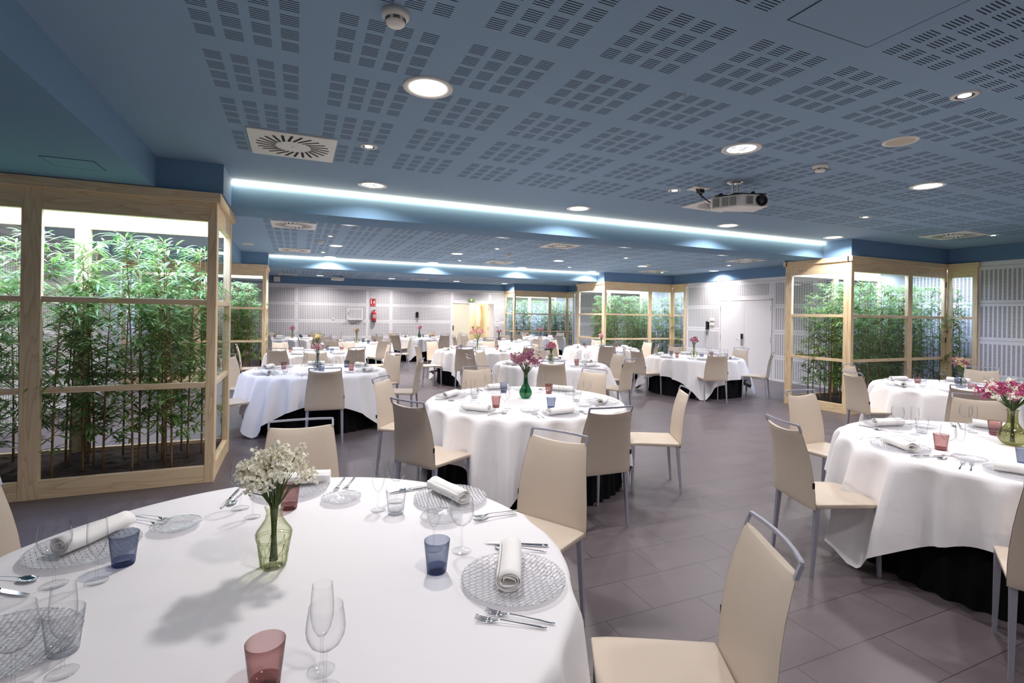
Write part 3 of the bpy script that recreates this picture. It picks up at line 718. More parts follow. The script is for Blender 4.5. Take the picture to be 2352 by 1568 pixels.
# ------------------------------------------------------------------ glazed planters
def frame_run(t, a, b, bays, post0=True, post1=True, wz=WOODZ, cornice=True, back=False, hinge=None):
    """one straight run of timber glazing from plan point a to b (outside is to the right of a->b)"""
    a = Vector(a); b = Vector(b); d = (b - a); ln = d.length; d.normalize(); n = Vector((d.y, -d.x))
    wl = WOODX if abs(d.x) > .5 else WOODY
    T = .055
    def bx(name, u0, u1, z0, z1, m, t0=-T, t1=0.0, bev=.0025):
        P = lambda u, w, z: (a.x + d.x * u + n.x * w, a.y + d.y * u + n.y * w, z)
        mb = MB().add([P(u0, t0, z0), P(u1, t0, z0), P(u1, t1, z0), P(u0, t1, z0), P(u0, t0, z1), P(u1, t0, z1), P(u1, t1, z1), P(u0, t1, z1)],
                      [(0, 1, 2, 3), (7, 6, 5, 4), (0, 4, 5, 1), (1, 5, 6, 2), (2, 6, 7, 3), (3, 7, 4, 0)])
        return mb.build(name, m, t, bevel=bev)
    PW = .075
    edges = [0] + list(bays) + [ln]
    for i in range(len(edges) - 1):
        u0 = edges[i] + (PW if (i == 0 and post0) else (.066 if i > 0 else .03)); u1 = edges[i + 1] - (PW if (i == len(edges) - 2 and post1) else (.066 if i < len(edges) - 2 else .03))
        bx('base_board', u0, u1, 0, .155, wl, -T, -.004)
        bx('top_board', u0, u1, 2.43, 2.61, wl, -T, -.004)
        for z in (1.652, .884): bx('rail', u0, u1, z, z + .05, wl, -T + .005, -.008)
        for z0, z1 in ((.155, .884), (.934, 1.652), (1.702, 2.43)):
            P = lambda u, z: (a.x + d.x * u - n.x * .03, a.y + d.y * u - n.y * .03, z)
            MB().quad(P(u0, z0), P(u1, z0), P(u1, z1), P(u0, z1)).build('glass_pane', GLASSPANE, t)
    if post0: bx('post', 0, PW, 0, 2.61, wz)
    if post1: bx('post', ln - PW, ln, 0, 2.61, wz)
    for u in bays:
        bx('post', u - .066, u, 0, 2.61, wz); bx('post', u, u + .066, 0, 2.61, wz)
    if cornice: bx('cornice', -.03 if post0 else 0, ln + (.03 if post1 else 0), 2.61, 2.695, wl, -T, .03)
    if hinge:
        for z in (.35, 1.25, 2.3): bx('hinge', hinge - .012, hinge + .012, z - .05, z + .05, BLACK, -.002, .006, 0)

# bamboo: six kinds of cane, shared by all the planters
def bamboo(seed):
    rnd = random.Random(seed)
    h = rnd.uniform(1.55, 2.15)
    t = thing('bamboo_plant', 'x', 'bamboo')
    bx, by = rnd.uniform(-.10, .10), rnd.uniform(-.08, .08)
    P = lambda k: Vector((bx * k * k, by * k * k, h * k))
    mb = MB(); nseg = 16
    mb.tube([P(i / nseg) for i in range(nseg + 1)], [(.0105 * (1 - .75 * i / nseg)) for i in range(nseg + 1)], 7)
    for i in range(2, nseg, 2):
        p = P(i / nseg); r = .0125 * (1 - .75 * i / nseg); mb.tube([p - Vector((0, 0, .003)), p, p + Vector((0, 0, .003))], [r * .9, r * 1.12, r * .9], 7, cap=False)
    lf = MB(); tw = MB()
    def leaf(p, d, l, w):
        d = d.normalized(); s = d.cross(Vector((0, 0, 1)))
        if s.length < .1: s = Vector((1, 0, 0))
        s.normalize(); nrm = s.cross(d)
        a = p + d * l * .35; c = p + d * l * .7 + Vector((0, 0, -l * .10)); e = p + d * l + Vector((0, 0, -l * .28))
        k = nrm * w * .25
        lf.add([p, a + s * w - k, a, a - s * w - k, c + s * w * .75 - k, c, c - s * w * .75 - k, e], [(0, 2, 1), (0, 3, 2), (1, 2, 5, 4), (2, 3, 6, 5), (4, 5, 7), (5, 6, 7)])
    nb = rnd.randint(32, 40)
    for q in range(nb):
        k = .14 + .86 * ((q + rnd.random()) / nb) ** .95
        p = P(k); an = rnd.uniform(0, 2 * pi); L0 = rnd.uniform(.10, .22) * (1 if k > .35 else .7)
        dr = Vector((cos(an), sin(an), rnd.uniform(.35, 1.0))).normalized()
        pts = [p, p + dr * L0 * .5, p + dr * L0 + Vector((0, 0, -L0 * .12))]
        tw.tube(pts, [.003, .002, .0012], 4, cap=False)
        for j in range(rnd.randint(7, 10)):
            w = .35 + .65 * rnd.random(); pp = pts[0].lerp(pts[2], w)
            a2 = an + rnd.uniform(-1.3, 1.3)
            leaf(pp, Vector((cos(a2), sin(a2), rnd.uniform(-.35, .75))), rnd.uniform(.10, .19), rnd.uniform(.009, .014))
    for j in range(10):
        a2 = rnd.uniform(0, 2 * pi); leaf(P(1 - .03 * rnd.random()), Vector((cos(a2), sin(a2), rnd.uniform(.2, 1.2))), rnd.uniform(.09, .15), .009)
    ob = mb.build('cane', CANE, t, True)
    tw.build('twigs', CANE, t, True)
    lf.build('foliage', LEAF, t)
    return t
BAM = [bamboo(100 + i) for i in range(6)]
ONES = ['first', 'second', 'third', 'fourth', 'fifth', 'sixth', 'seventh', 'eighth', 'ninth', 'tenth', 'eleventh', 'twelfth', 'thirteenth', 'fourteenth', 'fifteenth', 'sixteenth', 'seventeenth', 'eighteenth', 'nineteenth']
ORD = ONES + [w for t, th in (('twenty', 'twentieth'), ('thirty', 'thirtieth'), ('forty', 'fortieth'), ('fifty', 'fiftieth'), ('sixty', 'sixtieth'), ('seventy', 'seventieth')) for w in [th] + [t + '-' + o for o in ONES[:9]]]
def fill(rects, n, desc, seed, soil=True):
    rnd = random.Random(seed); pts = []; tot = sum((r[1] - r[0]) * (r[3] - r[2]) for r in rects)
    for r in rects:
        m = max(1, round(n * (r[1] - r[0]) * (r[3] - r[2]) / tot)); k = 0; tries = 0
        while k < m and tries < 900:
            tries += 1
            x, y = rnd.uniform(r[0], r[1]), rnd.uniform(r[2], r[3])
            if all((x - a) ** 2 + (y - b) ** 2 > .13 ** 2 for a, b in pts): pts.append((x, y)); k += 1
    pts.sort(key=lambda p: proj(p[0], p[1], 1)[0])
    for i, (x, y) in enumerate(pts):
        place(BAM[(i * 5 + seed) % 6], (x, y, .12), rnd.uniform(0, 6.28), 'green bamboo cane, %s from the left in the %s' % (ORD[i], desc), 'bamboo in the ' + desc)
def soil_bed(t, rects):
    for x0, x1, y0, y1 in rects:
        mb = MB(); nx, ny = max(4, int((x1 - x0) / .05)), max(4, int((y1 - y0) / .05))
        mb.grid([[(x0 + (x1 - x0) * i / nx, y0 + (y1 - y0) * j / ny, .115 + random.uniform(-.008, .012)) for i in range(nx + 1)] for j in range(ny + 1)])
        mb.build('soil_bed', SOIL, t)
def light_panel(t, x0, x1, y0, y1, power, z=2.60):
    MB().quad((x0, y0, z), (x0, y1, z), (x1, y1, z), (x1, y0, z)).build('light_panel', PLANT_ON, t)
    MB().box(x0 - .02, x1 + .02, y0 - .02, y1 + .02, z + .004, z + .05).build('lid', WHITE, t)
    area('planter_lamp', ((x0 + x1) / 2, (y0 + y1) / 2, z - .02), x1 - x0, y1 - y0, power, PLANTER_COL, parent=t, spread=R_(120))

def planter(desc, label, xa, xb, y0, y1, side, bays, niche, nbam, seed, bay_back=(), power=P_PLANTER, sidebays=(), hinge=None, front_only=False):
    """xa: free side (x of the corner), xb: wall plane; side=-1 left of the room, +1 right"""
    t = thing('glass_planter', label, 'planter', (0, 0, 0), 0, 'glazed timber bamboo planters')
    if side < 0:
        if niche: frame_run(t, (xb, y0 - niche), (xb, y0 - .002), (), False, True)
        frame_run(t, (xb, y0), (xa, y0), bays, hinge=hinge)
        frame_run(t, (xa, y0 + .058), (xa, y1 - .058), sidebays)
        frame_run(t, (xa, y1), (xb, y1), bay_back)
        xi0, xi1 = xb - .85, xa - .06
        rects = [(xb + .42, xa - .16, y0 + .17, y1 - .17)]
    else:
        frame_run(t, (xb, y1), (xa, y1), bay_back)
        frame_run(t, (xa, y1 - .058), (xa, y0 + .058), sidebays)
        frame_run(t, (xa, y0), (xb, y0), bays, hinge=hinge)
        frame_run(t, (xb, y0 - .002), (xb, y0 - niche), (), True, True)
        rects = [(xa + .17, xb - .05, y0 + .17, y1 - .17), (xb + .05, xb + .50, y0 - niche + .22, y1 - .22)]
    main = rects[0]
    beds = [(main[0] - (.36 if side < 0 else .13), main[1] + (.13 if side < 0 else .05), main[2] - .13, main[3] + .13)]
    light_panel(t, main[0] - .10, main[1] + .10, main[2] - .10, main[3] + .10, power)
    if len(rects) > 1:
        nic = rects[1]; beds.append((nic[0] - .05, nic[1] + .2, nic[2] - .2, nic[3] + .2))
        light_panel(t, nic[0] + .03, nic[1] + .10, nic[2] - .10, nic[3] + .10, power * .10, 2.59)
    soil_bed(t, beds)
    fill(rects, nbam, desc, seed)
    return t
planter('nearest left glass planter', 'ash framed glass planter of bamboo, nearest one at the left', -.69, XL + .04, 5.42, 6.60, -1, (1.38,), 0, 40, 1, bay_back=(1.35,), power=P_PLANTER * 1.35)
planter('right glass planter', 'ash framed glass planter of bamboo at the right, beside the slotted wall', 8.62, XR - .04, 5.57, 6.82, 1, (1.65,), .47, 58, 2, bay_back=(1.4,), hinge=2.76)
planter('second left glass planter', 'ash framed glass planter of bamboo on the left behind the first one', -.655, XL + .04, 13.1, 14.28, -1, (1.38,), 0, 40, 3, bay_back=(1.35,), power=P_PLANTER * 1.1)
planter('middle right glass planter', 'ash framed glass planter of bamboo left of the wall with the double door', 8.76, XR - .04, 13.2, 14.85, 1, (1.75,), .6, 50, 4, bay_back=(1.4,))
planter('far corner glass planter', 'ash framed glass planter of bamboo in the far right corner', 8.76, XR - .04, 20.2, 21.35, 1, (1.75,), .55, 36, 5, bay_back=(1.4,))

# ------------------------------------------------------------------ chairs
def make_chair():
    t = thing('dining_chair', 'x', 'chair')
    # backrest: side profile (y, z), half width w; the top edge dips in the middle
    prof = [(-.222, .418, .226), (-.226, .45, .227), (-.229, .52, .226), (-.236, .60, .222), (-.248, .70, .212), (-.264, .78, .202), (-.286, .86, .191), (-.300, .905, .185)]
    nx = 13
    def surf(off, inset):
        P = []
        for i, (y, z, w) in enumerate(prof):
            k = i / (len(prof) - 1); row = []
            for j in range(nx):
                u = -1 + 2 * j / (nx - 1)
                dip = -.020 * (1 - u * u) * max(0, (k - .7) / .3)
                bow = -.018 * (1 - u * u) * (.3 + .7 * k)      # the back is gently hollowed
                e = .010 * (1 - abs(u) ** 8)
                row.append((u * w, y + bow + off * (e / .010) , z + dip))
            P.append(row)
        return P
    f, b = surf(.012, 0), surf(-.012, 0)
    mb = MB(); mb.grid(f); mb.grid([list(reversed(r)) for r in b])
    n = nx; o = len(prof) * n
    fi = lambda i, j: i * n + j
    bi = lambda i, j: o + i * n + (n - 1 - j)
    fs = []
    for i in range(len(prof) - 1):
        fs.append((fi(i, 0), fi(i + 1, 0), bi(i + 1, 0), bi(i, 0))); fs.append((fi(i, n - 1), bi(i, n - 1), bi(i + 1, n - 1), fi(i + 1, n - 1)))
    for j in range(n - 1):
        fs.append((fi(0, j), bi(0, j), bi(0, j + 1), fi(0, j + 1))); q = len(prof) - 1
        fs.append((fi(q, j), fi(q, j + 1), bi(q, j + 1), bi(q, j)))
    mb.f += fs; mb.m += [0] * len(fs)
    back = mb.build('backrest', LEATHER, t, True, bevel=.003)
    # seat: slightly slung pad
    ny = 9; rows_t = []; rows_b = []
    for i in range(ny):
        k = i / (ny - 1); y = -.215 + .435 * k; wt = .224 - .006 * k
        rt = []; rb = []
        for j in range(nx):
            u = -1 + 2 * j / (nx - 1)
            z = .462 - .016 * (1 - u * u) * (4 * k * (1 - k)) - .006 * abs(u) ** 10 - .008 * k ** 10
            rt.append((u * wt, y, z)); rb.append((u * (wt - .004), y, .428))
        rows_t.append(rt); rows_b.append(rb)
    mb = MB(); mb.grid(rows_t); mb.grid([list(reversed(r)) for r in rows_b]); o = ny * nx
    fi = lambda i, j: i * nx + j
    bi = lambda i, j: o + i * nx + (nx - 1 - j)
    fs = []
    for i in range(ny - 1):
        fs.append((fi(i, 0), fi(i + 1, 0), bi(i + 1, 0), bi(i, 0))); fs.append((fi(i, nx - 1), bi(i, nx - 1), bi(i + 1, nx - 1), fi(i + 1, nx - 1)))
    for j in range(nx - 1):
        fs.append((fi(0, j), bi(0, j), bi(0, j + 1), fi(0, j + 1))); q = ny - 1
        fs.append((fi(q, j), fi(q, j + 1), bi(q, j + 1), bi(q, j)))
    mb.f += fs; mb.m += [0] * len(fs)
    mb.build('seat', LEATHER, t, True, bevel=.005)
    # handle over the backrest
    hw = .182
    pts = [(-hw, -.297, .893), (-hw, -.313, .934)] + [(u * hw, -.314 - .022 * (1 - u * u), .936) for u in (-.97, -.6, -.2, .2, .6, .97)] + [(hw, -.313, .934), (hw, -.297, .893)]
    mb = MB(); mb.tube(pts[:2], .0058, 4, up=(0, 1, 0)); mb.tube(pts[1:-1], .0058, 4, up=(0, 0, 1)); mb.tube(pts[-2:], .0058, 4, up=(0, 1, 0))
    mb.build('handle', CHAIRMETAL, t)
    for sx, y0, y1 in ((-1, -.200, -.235), (1, -.200, -.235), (-1, .195, .205), (1, .195, .205)):
        mb = MB(); mb.tube([(sx * .200, y0, .432), (sx * .205, (y0 + y1) / 2, .2), (sx * .209, y1, .0)], [.0145, .0115, .0085], 4, up=(0, 1, 0))
        mb.build('leg', CHAIRMETAL, t)
    MB().box(.2205, .2255, -.246, -.232, .555, .590).build('tag', BLACK, back)
    return t
CHAIR = make_chair()

# ------------------------------------------------------------------ tables
TABLES = {  # key: centre, name used in the labels, cloth corner angle, vase kind, flowers, detail level
 'T1': ((-.06, 1.81), 'nearest table', 15, 'carafe', 'white', 3),
 'T2': ((2.12, 4.58), 'emerald vase table', -127, 'bulb', 'mauve', 3),
 'R1': ((4.41, 1.77), 'right front table', 162, 'globe', 'mixed', 3),
 'R2': ((7.90, 3.65), 'right planter table', 150, 'jug', 'mauvewhite', 2),
 'D': ((7.95, 8.47), 'table by the double door', -126, 'globe_clear', 'magenta', 2),
 'L': ((.30, 7.92), 'left planter table', -133, 'jug', 'pinkwhite', 2),
 'C': ((4.17, 7.94), 'centre table', -125, 'carafe', 'pink', 2),
 'P': ((4.01, 11.42), 'rose spray table', -125, 'bulb_green', 'rose', 1),
 'L2': ((.42, 11.5), 'second left table', -130, 'jug', 'cream', 1),
 'V': ((7.62, 11.6), 'middle planter table', -130, 'carafe', 'pinkwhite', 1),
 'Q': ((6.06, 15.2), 'table by the open door', -130, 'jug', 'magenta', 1),
 'L4': ((1.58, 14.8), 'table near the fire extinguisher', -125, 'globe_clear', 'mauvewhite', 1),
 'L3': ((-.10, 17.8), 'back left table', -120, 'carafe', 'pink', 1),
 'G': ((4.05, 17.8), 'back middle table', -118, 'bulb', 'rose', 1),
 'F': ((8.86, 17.8), 'far corner table', -130, 'jug', 'pink', 1)}
RT = .975; TZ = .755
def cloth_mesh(seed, corner, n=200, flare=.26):
    rnd = random.Random(seed); s = 1.36
    ph = [rnd.uniform(0, 6.28) for _ in range(6)]
    mb = MB(); rows = []
    for r in (.0, .3, .6, .8, .9, RT - .02): rows.append([(max(r, .001) * cos(2 * pi * k / n), max(r, .001) * sin(2 * pi * k / n), TZ) for k in range(n)])
    m = 18
    for i in range(1, m + 1):
        t = i / m; row = []
        for k in range(n):
            a = 2 * pi * k / n; q = (a - corner + pi / 4) % (pi / 2) - pi / 4   # angle from nearest corner
            dist = s / max(abs(cos(a - corner + pi / 4)), abs(sin(a - corner + pi / 4)))
            drop = .365 + .46 * math.exp(-abs(q) / .25); drop = min(drop, .80) * (1 + .05 * sin(3 * a + ph[0]))
            cf = math.exp(-(q / .30) ** 2)
            l = drop * t
            fl = .05 + flare * cf
            # folds deepen towards the hem
            amp = (.034 + .075 * min(1, l / .45)) * min(1, l / .07)
            w1 = 11 * a + ph[1] + 1.2 * sin(2 * a + ph[4]); fold = amp * (.22 + (1.1 - 1.9 * abs(sin(w1 / 1.0)) ** .8) * .55 + sin(19 * a + ph[2] + 1.5 * sin(3 * a)) * .30)
            e = min(1, l / .035)
            rr = RT - .02 + .02 * sin(e * pi / 2) + fl * l * .9 + fold
            z = TZ - (.02 * (1 - cos(e * pi / 2)) if e < 1 else .02 + (l - .035) * sqrt(max(.1, 1 - (fl * .9) ** 2)))
            row.append((rr * cos(a), rr * sin(a), max(z, .012 + .004 * sin(9 * a))))
        rows.append(row)
    mb.grid(rows, closed=True)
    return mb
def skirt_mesh(seed, n=288):
    mb = MB(); rows = []
    for i, z in enumerate((.715, .6, .4, .2, .06, .004)):
        k = i / 5
        rows.append([((.925 + .02 * k + (.006 + .012 * k) * sin(48 * 2 * pi * j / n + .8 * sin(5 * 2 * pi * j / n))) * cos(2 * pi * j / n), (.925 + .02 * k + (.006 + .012 * k) * sin(48 * 2 * pi * j / n + .8 * sin(5 * 2 * pi * j / n))) * sin(2 * pi * j / n), z) for j in range(n)])
    mb.grid(rows, closed=True); return mb
TAB0 = thing('banquet_table', 'x', 'table')
MB().lathe([(.001, .745), (.955, .745), (.958, .735), (.955, .722), (.001, .722)], 64).build('tabletop', mat('table_board', srgb(150, 120, 90), .6), TAB0)
skirt_mesh(0).build('skirt', SKIRT, TAB0, True)
CL = {}
for i, (k, (c, nm, ang, vk, fl, det)) in enumerate(TABLES.items()):
    place(TAB0, (c[0], c[1], 0), .3 * i, 'round banquet table with black skirt, the ' + nm, 'round banquet tables')
    if det >= 2 or i % 3 == 0:
        o = cloth_mesh(i, R_(ang), flare=.05 if k == 'T2' else .24).build('tablecloth', CLOTH, None, True); CL[len(CL)] = (o, ang); rz = 0
        o.location = (c[0], c[1], 0)
    else:
        src, a0 = CL[(i * 2) % len(CL)]; o = src.copy(); COL.objects.link(o); o.location = (c[0], c[1], 0); o.rotation_euler = (0, 0, R_(ang - a0) + pi / 2 * (i % 4))
    tag(o, 'white cloth draped over the ' + nm, 'tablecloth', 'white tablecloths')

# where each side of a table is, as the camera sees it
def side(c, p):
    v = Vector((p[0] - c[0], p[1] - c[1])); f = Vector((c[0], c[1])).normalized(); r = Vector((f.y, -f.x))
    a = math.degrees(atan2(v.dot(f), v.dot(r))) % 360
    return ['right', 'far right', 'far', 'far left', 'left', 'near left', 'near', 'near right'][int(((a + 22.5) % 360) // 45)]
SECT = ['right', 'far right', 'far', 'far left', 'left', 'near left', 'near', 'near right']
def uniq(lst, c, pts):
    "a side word for every point, each word used once"
    import itertools
    f = Vector((c[0], c[1])).normalized(); r = Vector((f.y, -f.x)); an = []
    for p in pts:
        w = Vector((p[0] - c[0], p[1] - c[1])); an.append(math.degrees(atan2(w.dot(f), w.dot(r))) % 360)
    order = sorted(range(len(pts)), key=lambda i: an[i]); best = None
    for cmb in itertools.combinations(range(8), len(pts)):
        for sh in range(len(cmb)):
            cc = cmb[sh:] + cmb[:sh]
            e = sum(min(abs(an[i] - 45 * k), 360 - abs(an[i] - 45 * k)) ** 2 for i, k in zip(order, cc))
            if best is None or e < best[0]: best = (e, cc)
    out = [None] * len(pts)
    for i, k in zip(order, best[1]): out[i] = SECT[k] + ' side'
    return out
CH = {'T1': [(.04, 3.37, 269), (1.40, 2.54, 211), (1.37, 1.10, 152), (-1.19, 2.50, -30)],
 'R1': [(2.95, 2.36, -20), (4.36, 3.29, 269), (5.76, 2.56, 214), (2.97, .95, 30)],
 'R2': [(6.59, 4.25, -22), (7.70, 5.02, -80), (9.32, 4.10, 200), (6.44, 2.90, 24)],
 'D': [(7.27, 7.14, 66), (9.36, 8.50, 188), (8.78, 7.19, 123), (8.55, 9.75, 245), (6.45, 8.56, 4), (6.76, 9.42, -40)],
 'V': [(6.85, 10.15, 62), (8.30, 10.10, 128), (9.12, 11.5, 180), (8.38, 12.95, 240), (6.85, 12.98, 300), (6.08, 11.6, 0)],
 'T2': [(.78, 3.86, 31), (.81, 5.36, -36), (2.15, 6.16, 266), (3.48, 5.43, 204), (3.41, 3.73, 152), (2.14, 3.10, 88)],
 'C': [(3.45, 6.53, 66), (4.91, 6.61, 117), (5.6, 7.9, 176), (4.75, 9.35, 245), (2.62, 7.89, 3), (3.22, 9.1, -48)],
 'P': [(3.21, 9.97, 58), (2.45, 11.1, 6), (3.2, 12.75, -60), (4.78, 12.76, 240), (5.52, 11.3, 178), (4.75, 10.05, 118)],
 'L': [(.33, 6.40, 87), (1.74, 7.41, 157), (1.56, 8.69, 212), (.32, 9.45, 266), (-.97, 8.75, -30), (-1.0, 7.15, 28)],
 'L2': [(-.33, 10.12, 62), (1.10, 10.12, 116), (1.95, 11.46, 180), (1.18, 12.83, 240), (-.35, 12.83, 300), (-1.1, 11.45, 4)],
 'L4': [(2.15, 13.35, 112), (.8, 13.46, 60), (3.1, 14.6, 176), (2.35, 16.12, 240), (.82, 16.12, 300), (.05, 14.8, 0)],
 'G': [(2.95, 16.7, 45), (4.60, 16.35, 108), (5.58, 17.8, 180), (4.82, 19.12, 240), (3.28, 19.12, 300), (2.52, 17.8, 0)],
 'Q': [(5.28, 13.86, 60), (6.83, 13.86, 120), (7.6, 15.2, 180), (6.83, 16.54, 240), (5.28, 16.54, 300), (4.52, 15.2, 0)],
 'L3': [(-.87, 16.46, 60), (.67, 16.46, 120), (1.43, 17.8, 180), (.67, 19.14, 240), (-.87, 19.14, 300)],
 'F': [(7.52, 17.03, 30), (8.86, 16.25, 90), (10.2, 17.03, 150), (10.2, 18.57, 210), (8.86, 19.35, 270), (7.52, 18.57, 330)]}
for k, lst in CH.items():
    c, nm = TABLES[k][0], TABLES[k][1]
    pts = [(x, y) for x, y, a in lst]
    for (x, y, a), w in zip(lst, uniq(None, c, pts)):
        n = Vector((cos(R_(a)), sin(R_(a)))); o = Vector((x, y)) + n * .325
        place(CHAIR, (o.x, o.y, 0), R_(a) - pi / 2, 'cream leather chair at the %s of the %s' % (w, nm), 'chairs around the ' + nm)

# ------------------------------------------------------------------ tableware
def wine(parts):
    t = thing('wine_glass', 'x', 'glass') if parts else None
    bowl = [(.004, .094), (.018, .098), (.032, .110), (.0405, .128), (.0425, .145), (.040, .168), (.036, .192)]
    stem = [(.0048, .010), (.0036, .03), (.0034, .07), (.0045, .088), (.006, .0945)]
    foot = [(.0, .0015), (.034, .0012), (.035, .0025), (.030, .0045), (.012, .008), (.0048, .012)]
    if not parts:
        o = MB().lathe(bowl, 20).lathe(stem, 8).lathe(foot, 16, mi=1).build('wine_glass', [GLASSC, GLASSFOOT], None, True); return tag(o, 'x', 'glass')
    MB().lathe(bowl, 40).lathe([(.036, .192), (.0366, .1925), (.0357, .1932)], 40).build('bowl', GLASSC, t, True)
    MB().lathe(stem, 12).build('stem', GLASSC, t, True); MB().lathe(foot, 32).build('foot', GLASSFOOT, t, True)
    return t
def flute(parts):
    t = thing('champagne_flute', 'x', 'glass') if parts else None
    bowl = [(.003, .082), (.012, .088), (.0205, .105), (.026, .130), (.0265, .155), (.0245, .185), (.0225, .205)]
    stem = [(.0045, .010), (.0034, .03), (.0034, .06), (.0045, .078), (.006, .083)]
    foot = [(.0, .0015), (.030, .0012), (.031, .0025), (.026, .0045), (.011, .008), (.0045, .012)]
    if not parts:
        o = MB().lathe(bowl, 16).lathe(stem, 8).lathe(foot, 14, mi=1).build('champagne_flute', [GLASSC, GLASSFOOT], None, True); return tag(o, 'x', 'glass')
    MB().lathe(bowl, 36).lathe([(.0225, .205), (.0231, .2055), (.0222, .2062)], 36).build('bowl', GLASSC, t, True)
    MB().lathe(stem, 12).build('stem', GLASSC, t, True); MB().lathe(foot, 28).build('foot', GLASSFOOT, t, True)
    return t
def tumbler(m, base):
    fn = lambda a, z: 1 - .025 * (abs(sin(4 * a)) ** 6) * max(0, 1 - max(0, z - .06) / .03)
    mb = MB().lathe([(.0315, .004), (.0335, .020), (.0345, .03), (.0395, .075), (.0425, .104), (.0420, .1047), (.0412, .1045), (.0385, .075), (.0335, .03), (.0315, .020)], 48, fn=fn)
    mb.lathe([(.0, .001), (.029, .001), (.0315, .004), (.0335, .020)], 48, mi=1, fn=fn).lathe([(.0315, .020), (.028, .016), (.018, .0135), (.0, .013)], 48, mi=1, fn=fn)
    return tag(mb.build('tumbler', [m, base], None, True), 'x', 'tumbler')
def charger():
    fn = lambda a, z: 1 + (.012 * abs(sin(22 * a)) if z > .012 else 0)
    mb = MB().lathe([(.0, .004), (.09, .004), (.108, .006), (.128, .012), (.152, .0165), (.163, .018), (.164, .0165), (.150, .0135), (.126, .009), (.106, .002), (.09, .0012), (.0, .0012)], 88, fn=fn)
    return tag(mb.build('charger_plate', GLASSPLATE, None, True), 'x', 'plate')
def bread():
    fn = lambda a, z: 1 + (.02 * sin(12 * a) if z > .010 else 0)
    mb = MB().lathe([(.0, .004), (.045, .004), (.055, .007), (.075, .016), (.086, .020), (.086, .0185), (.075, .0135), (.056, .004), (.045, .001), (.0, .001)], 60, fn=fn)
    return tag(mb.build('bread_plate', GLASSBREAD, None, True), 'x', 'plate')
def napkin():
    mb = MB(); n = 84; P0 = []; ln = .125; pts = []
    for i in range(n):
        a = i / (n - 1) * 2 * pi * 3.1
        r = .010 + .0185 * (i / (n - 1)) ** .8 + .0026 * sin(2.3 * a) * (1 - i / n)
        pts.append((1.42 * r * cos(a), 1.08 * r * sin(a) + .031))
    rows = []
    for j in range(9):
        v = -1 + 2 * j / 8; rows.append([(p[0] * (1 + .02 * sin(3 * v + i * .2)), v * ln * (1 + .012 * sin(i * .35)), max(.0015, p[1] + .001 * sin(5 * v))) for i, p in enumerate(pts)])
    mb.grid(rows)
    o = mb.build('napkin_roll', NAPK, None, True); sd = o.modifiers.new('thick', 'SOLIDIFY'); sd.thickness = .0022; sd.offset = 0
    return tag(o, 'x', 'napkin')
def fork():
    t = thing('fork', 'x', 'fork')
    hp = [(-.005, .004), (-.008, .004), (-.0095, .006)]
    mb = MB(); pr = []
    for y, w, z in ((-.100, .003, .004), (-.095, .0075, .0045), (-.085, .0085, .005), (-.06, .006, .006), (-.02, .0032, .0075), (.02, .003, .010), (.034, .0042, .010), (.042, .011, .007), (.055, .0125, .005), (.062, .012, .0055)):
        pr.append([(-w, y, z), (0, y, z + .0018), (w, y, z), (0, y, z - .0016)])
    mb.grid(pr, closed=True); mb.add([pr[0][0], pr[0][1], pr[0][2], pr[0][3]], [(3, 2, 1, 0)])
    mb.build('handle', CHROME, t, True, sub=1)
    mb = MB()
    for k in range(4):
        x = -.0095 + k * .00633
        mb.tube([(x * .95, .058, .0055), (x, .070, .0045), (x, .085, .0065), (x * .96, .100, .0115)], [.0022, .0019, .0017, .0010], 6)
    mb.build('tines', CHROME, t, True)
    return t
def knife():
    t = thing('knife', 'x', 'knife')
    mb = MB(); pr = []
    for y, w, h in ((-.115, .003, .003), (-.112, .0065, .004), (-.09, .0075, .0045), (-.05, .0058, .004), (0, .005, .004), (.008, .0055, .004)):
        pr.append([(-w, y, .0045), (-w * .6, y, .0045 + h), (w * .6, y, .0045 + h), (w, y, .0045), (w * .6, y, .001), (-w * .6, y, .001)])
    mb.grid(pr, closed=True); mb.add(pr[0], [(0, 1, 2, 3, 4, 5)]); mb.build('handle', CHROME, t, True)
    mb = MB(); bl = [(-.005, .006), (.005, .006), (.0052, .02), (.0105, .03), (.0105, .07), (.0085, .095), (.003, .115), (-.004, .122), (-.005, .1)]
    n = len(bl); mb.add([(x, y, .0058) for x, y in bl] + [(x, y, .0038) for x, y in bl], [tuple(range(n)), tuple(range(2 * n - 1, n - 1, -1))] + [(i, n + i, n + (i + 1) % n, (i + 1) % n) for i in range(n)])
    mb.build('blade', CHROME, t)
    return t
def spoon():
    t = thing('spoon', 'x', 'spoon')
    mb = MB(); pr = []
    for y, w, z in ((-.095, .003, .004), (-.09, .0075, .0045), (-.08, .008, .005), (-.05, .005, .006), (0, .003, .009), (.035, .003, .009)):
        pr.append([(-w, y, z), (0, y, z + .0016), (w, y, z), (0, y, z - .0014)])
    mb.grid(pr, closed=True); mb.build('handle', CHROME, t, True, sub=1)
    mb = MB(); rows = []
    for i in range(9):
        k = i / 8; y = .033 + .062 * k; w = .0175 * sqrt(max(.01, 1 - (2 * k - 1.02) ** 2)) + .001
        rows.append([(u * w, y, .008 - .007 * (1 - u * u) * sin(pi * min(1, k + .03))) for u in (-1, -.66, -.33, 0, .33, .66, 1)])
    mb.grid(rows); o = mb.build('bowl', CHROME, t, True); sd = o.modifiers.new('thick', 'SOLIDIFY'); sd.thickness = .0012
    return t
WINE, FLUTE, WINE_S, FLUTE_S = wine(True), flute(True), wine(False), flute(False)
TUM = {'p': tumbler(GLASSP, BASEP), 'b': tumbler(GLASSB, BASEB), 'k': tumbler(GLASSK, BASEK)}
TNAME = {'p': 'rose tinted', 'b': 'smoky blue', 'k': 'clear'}
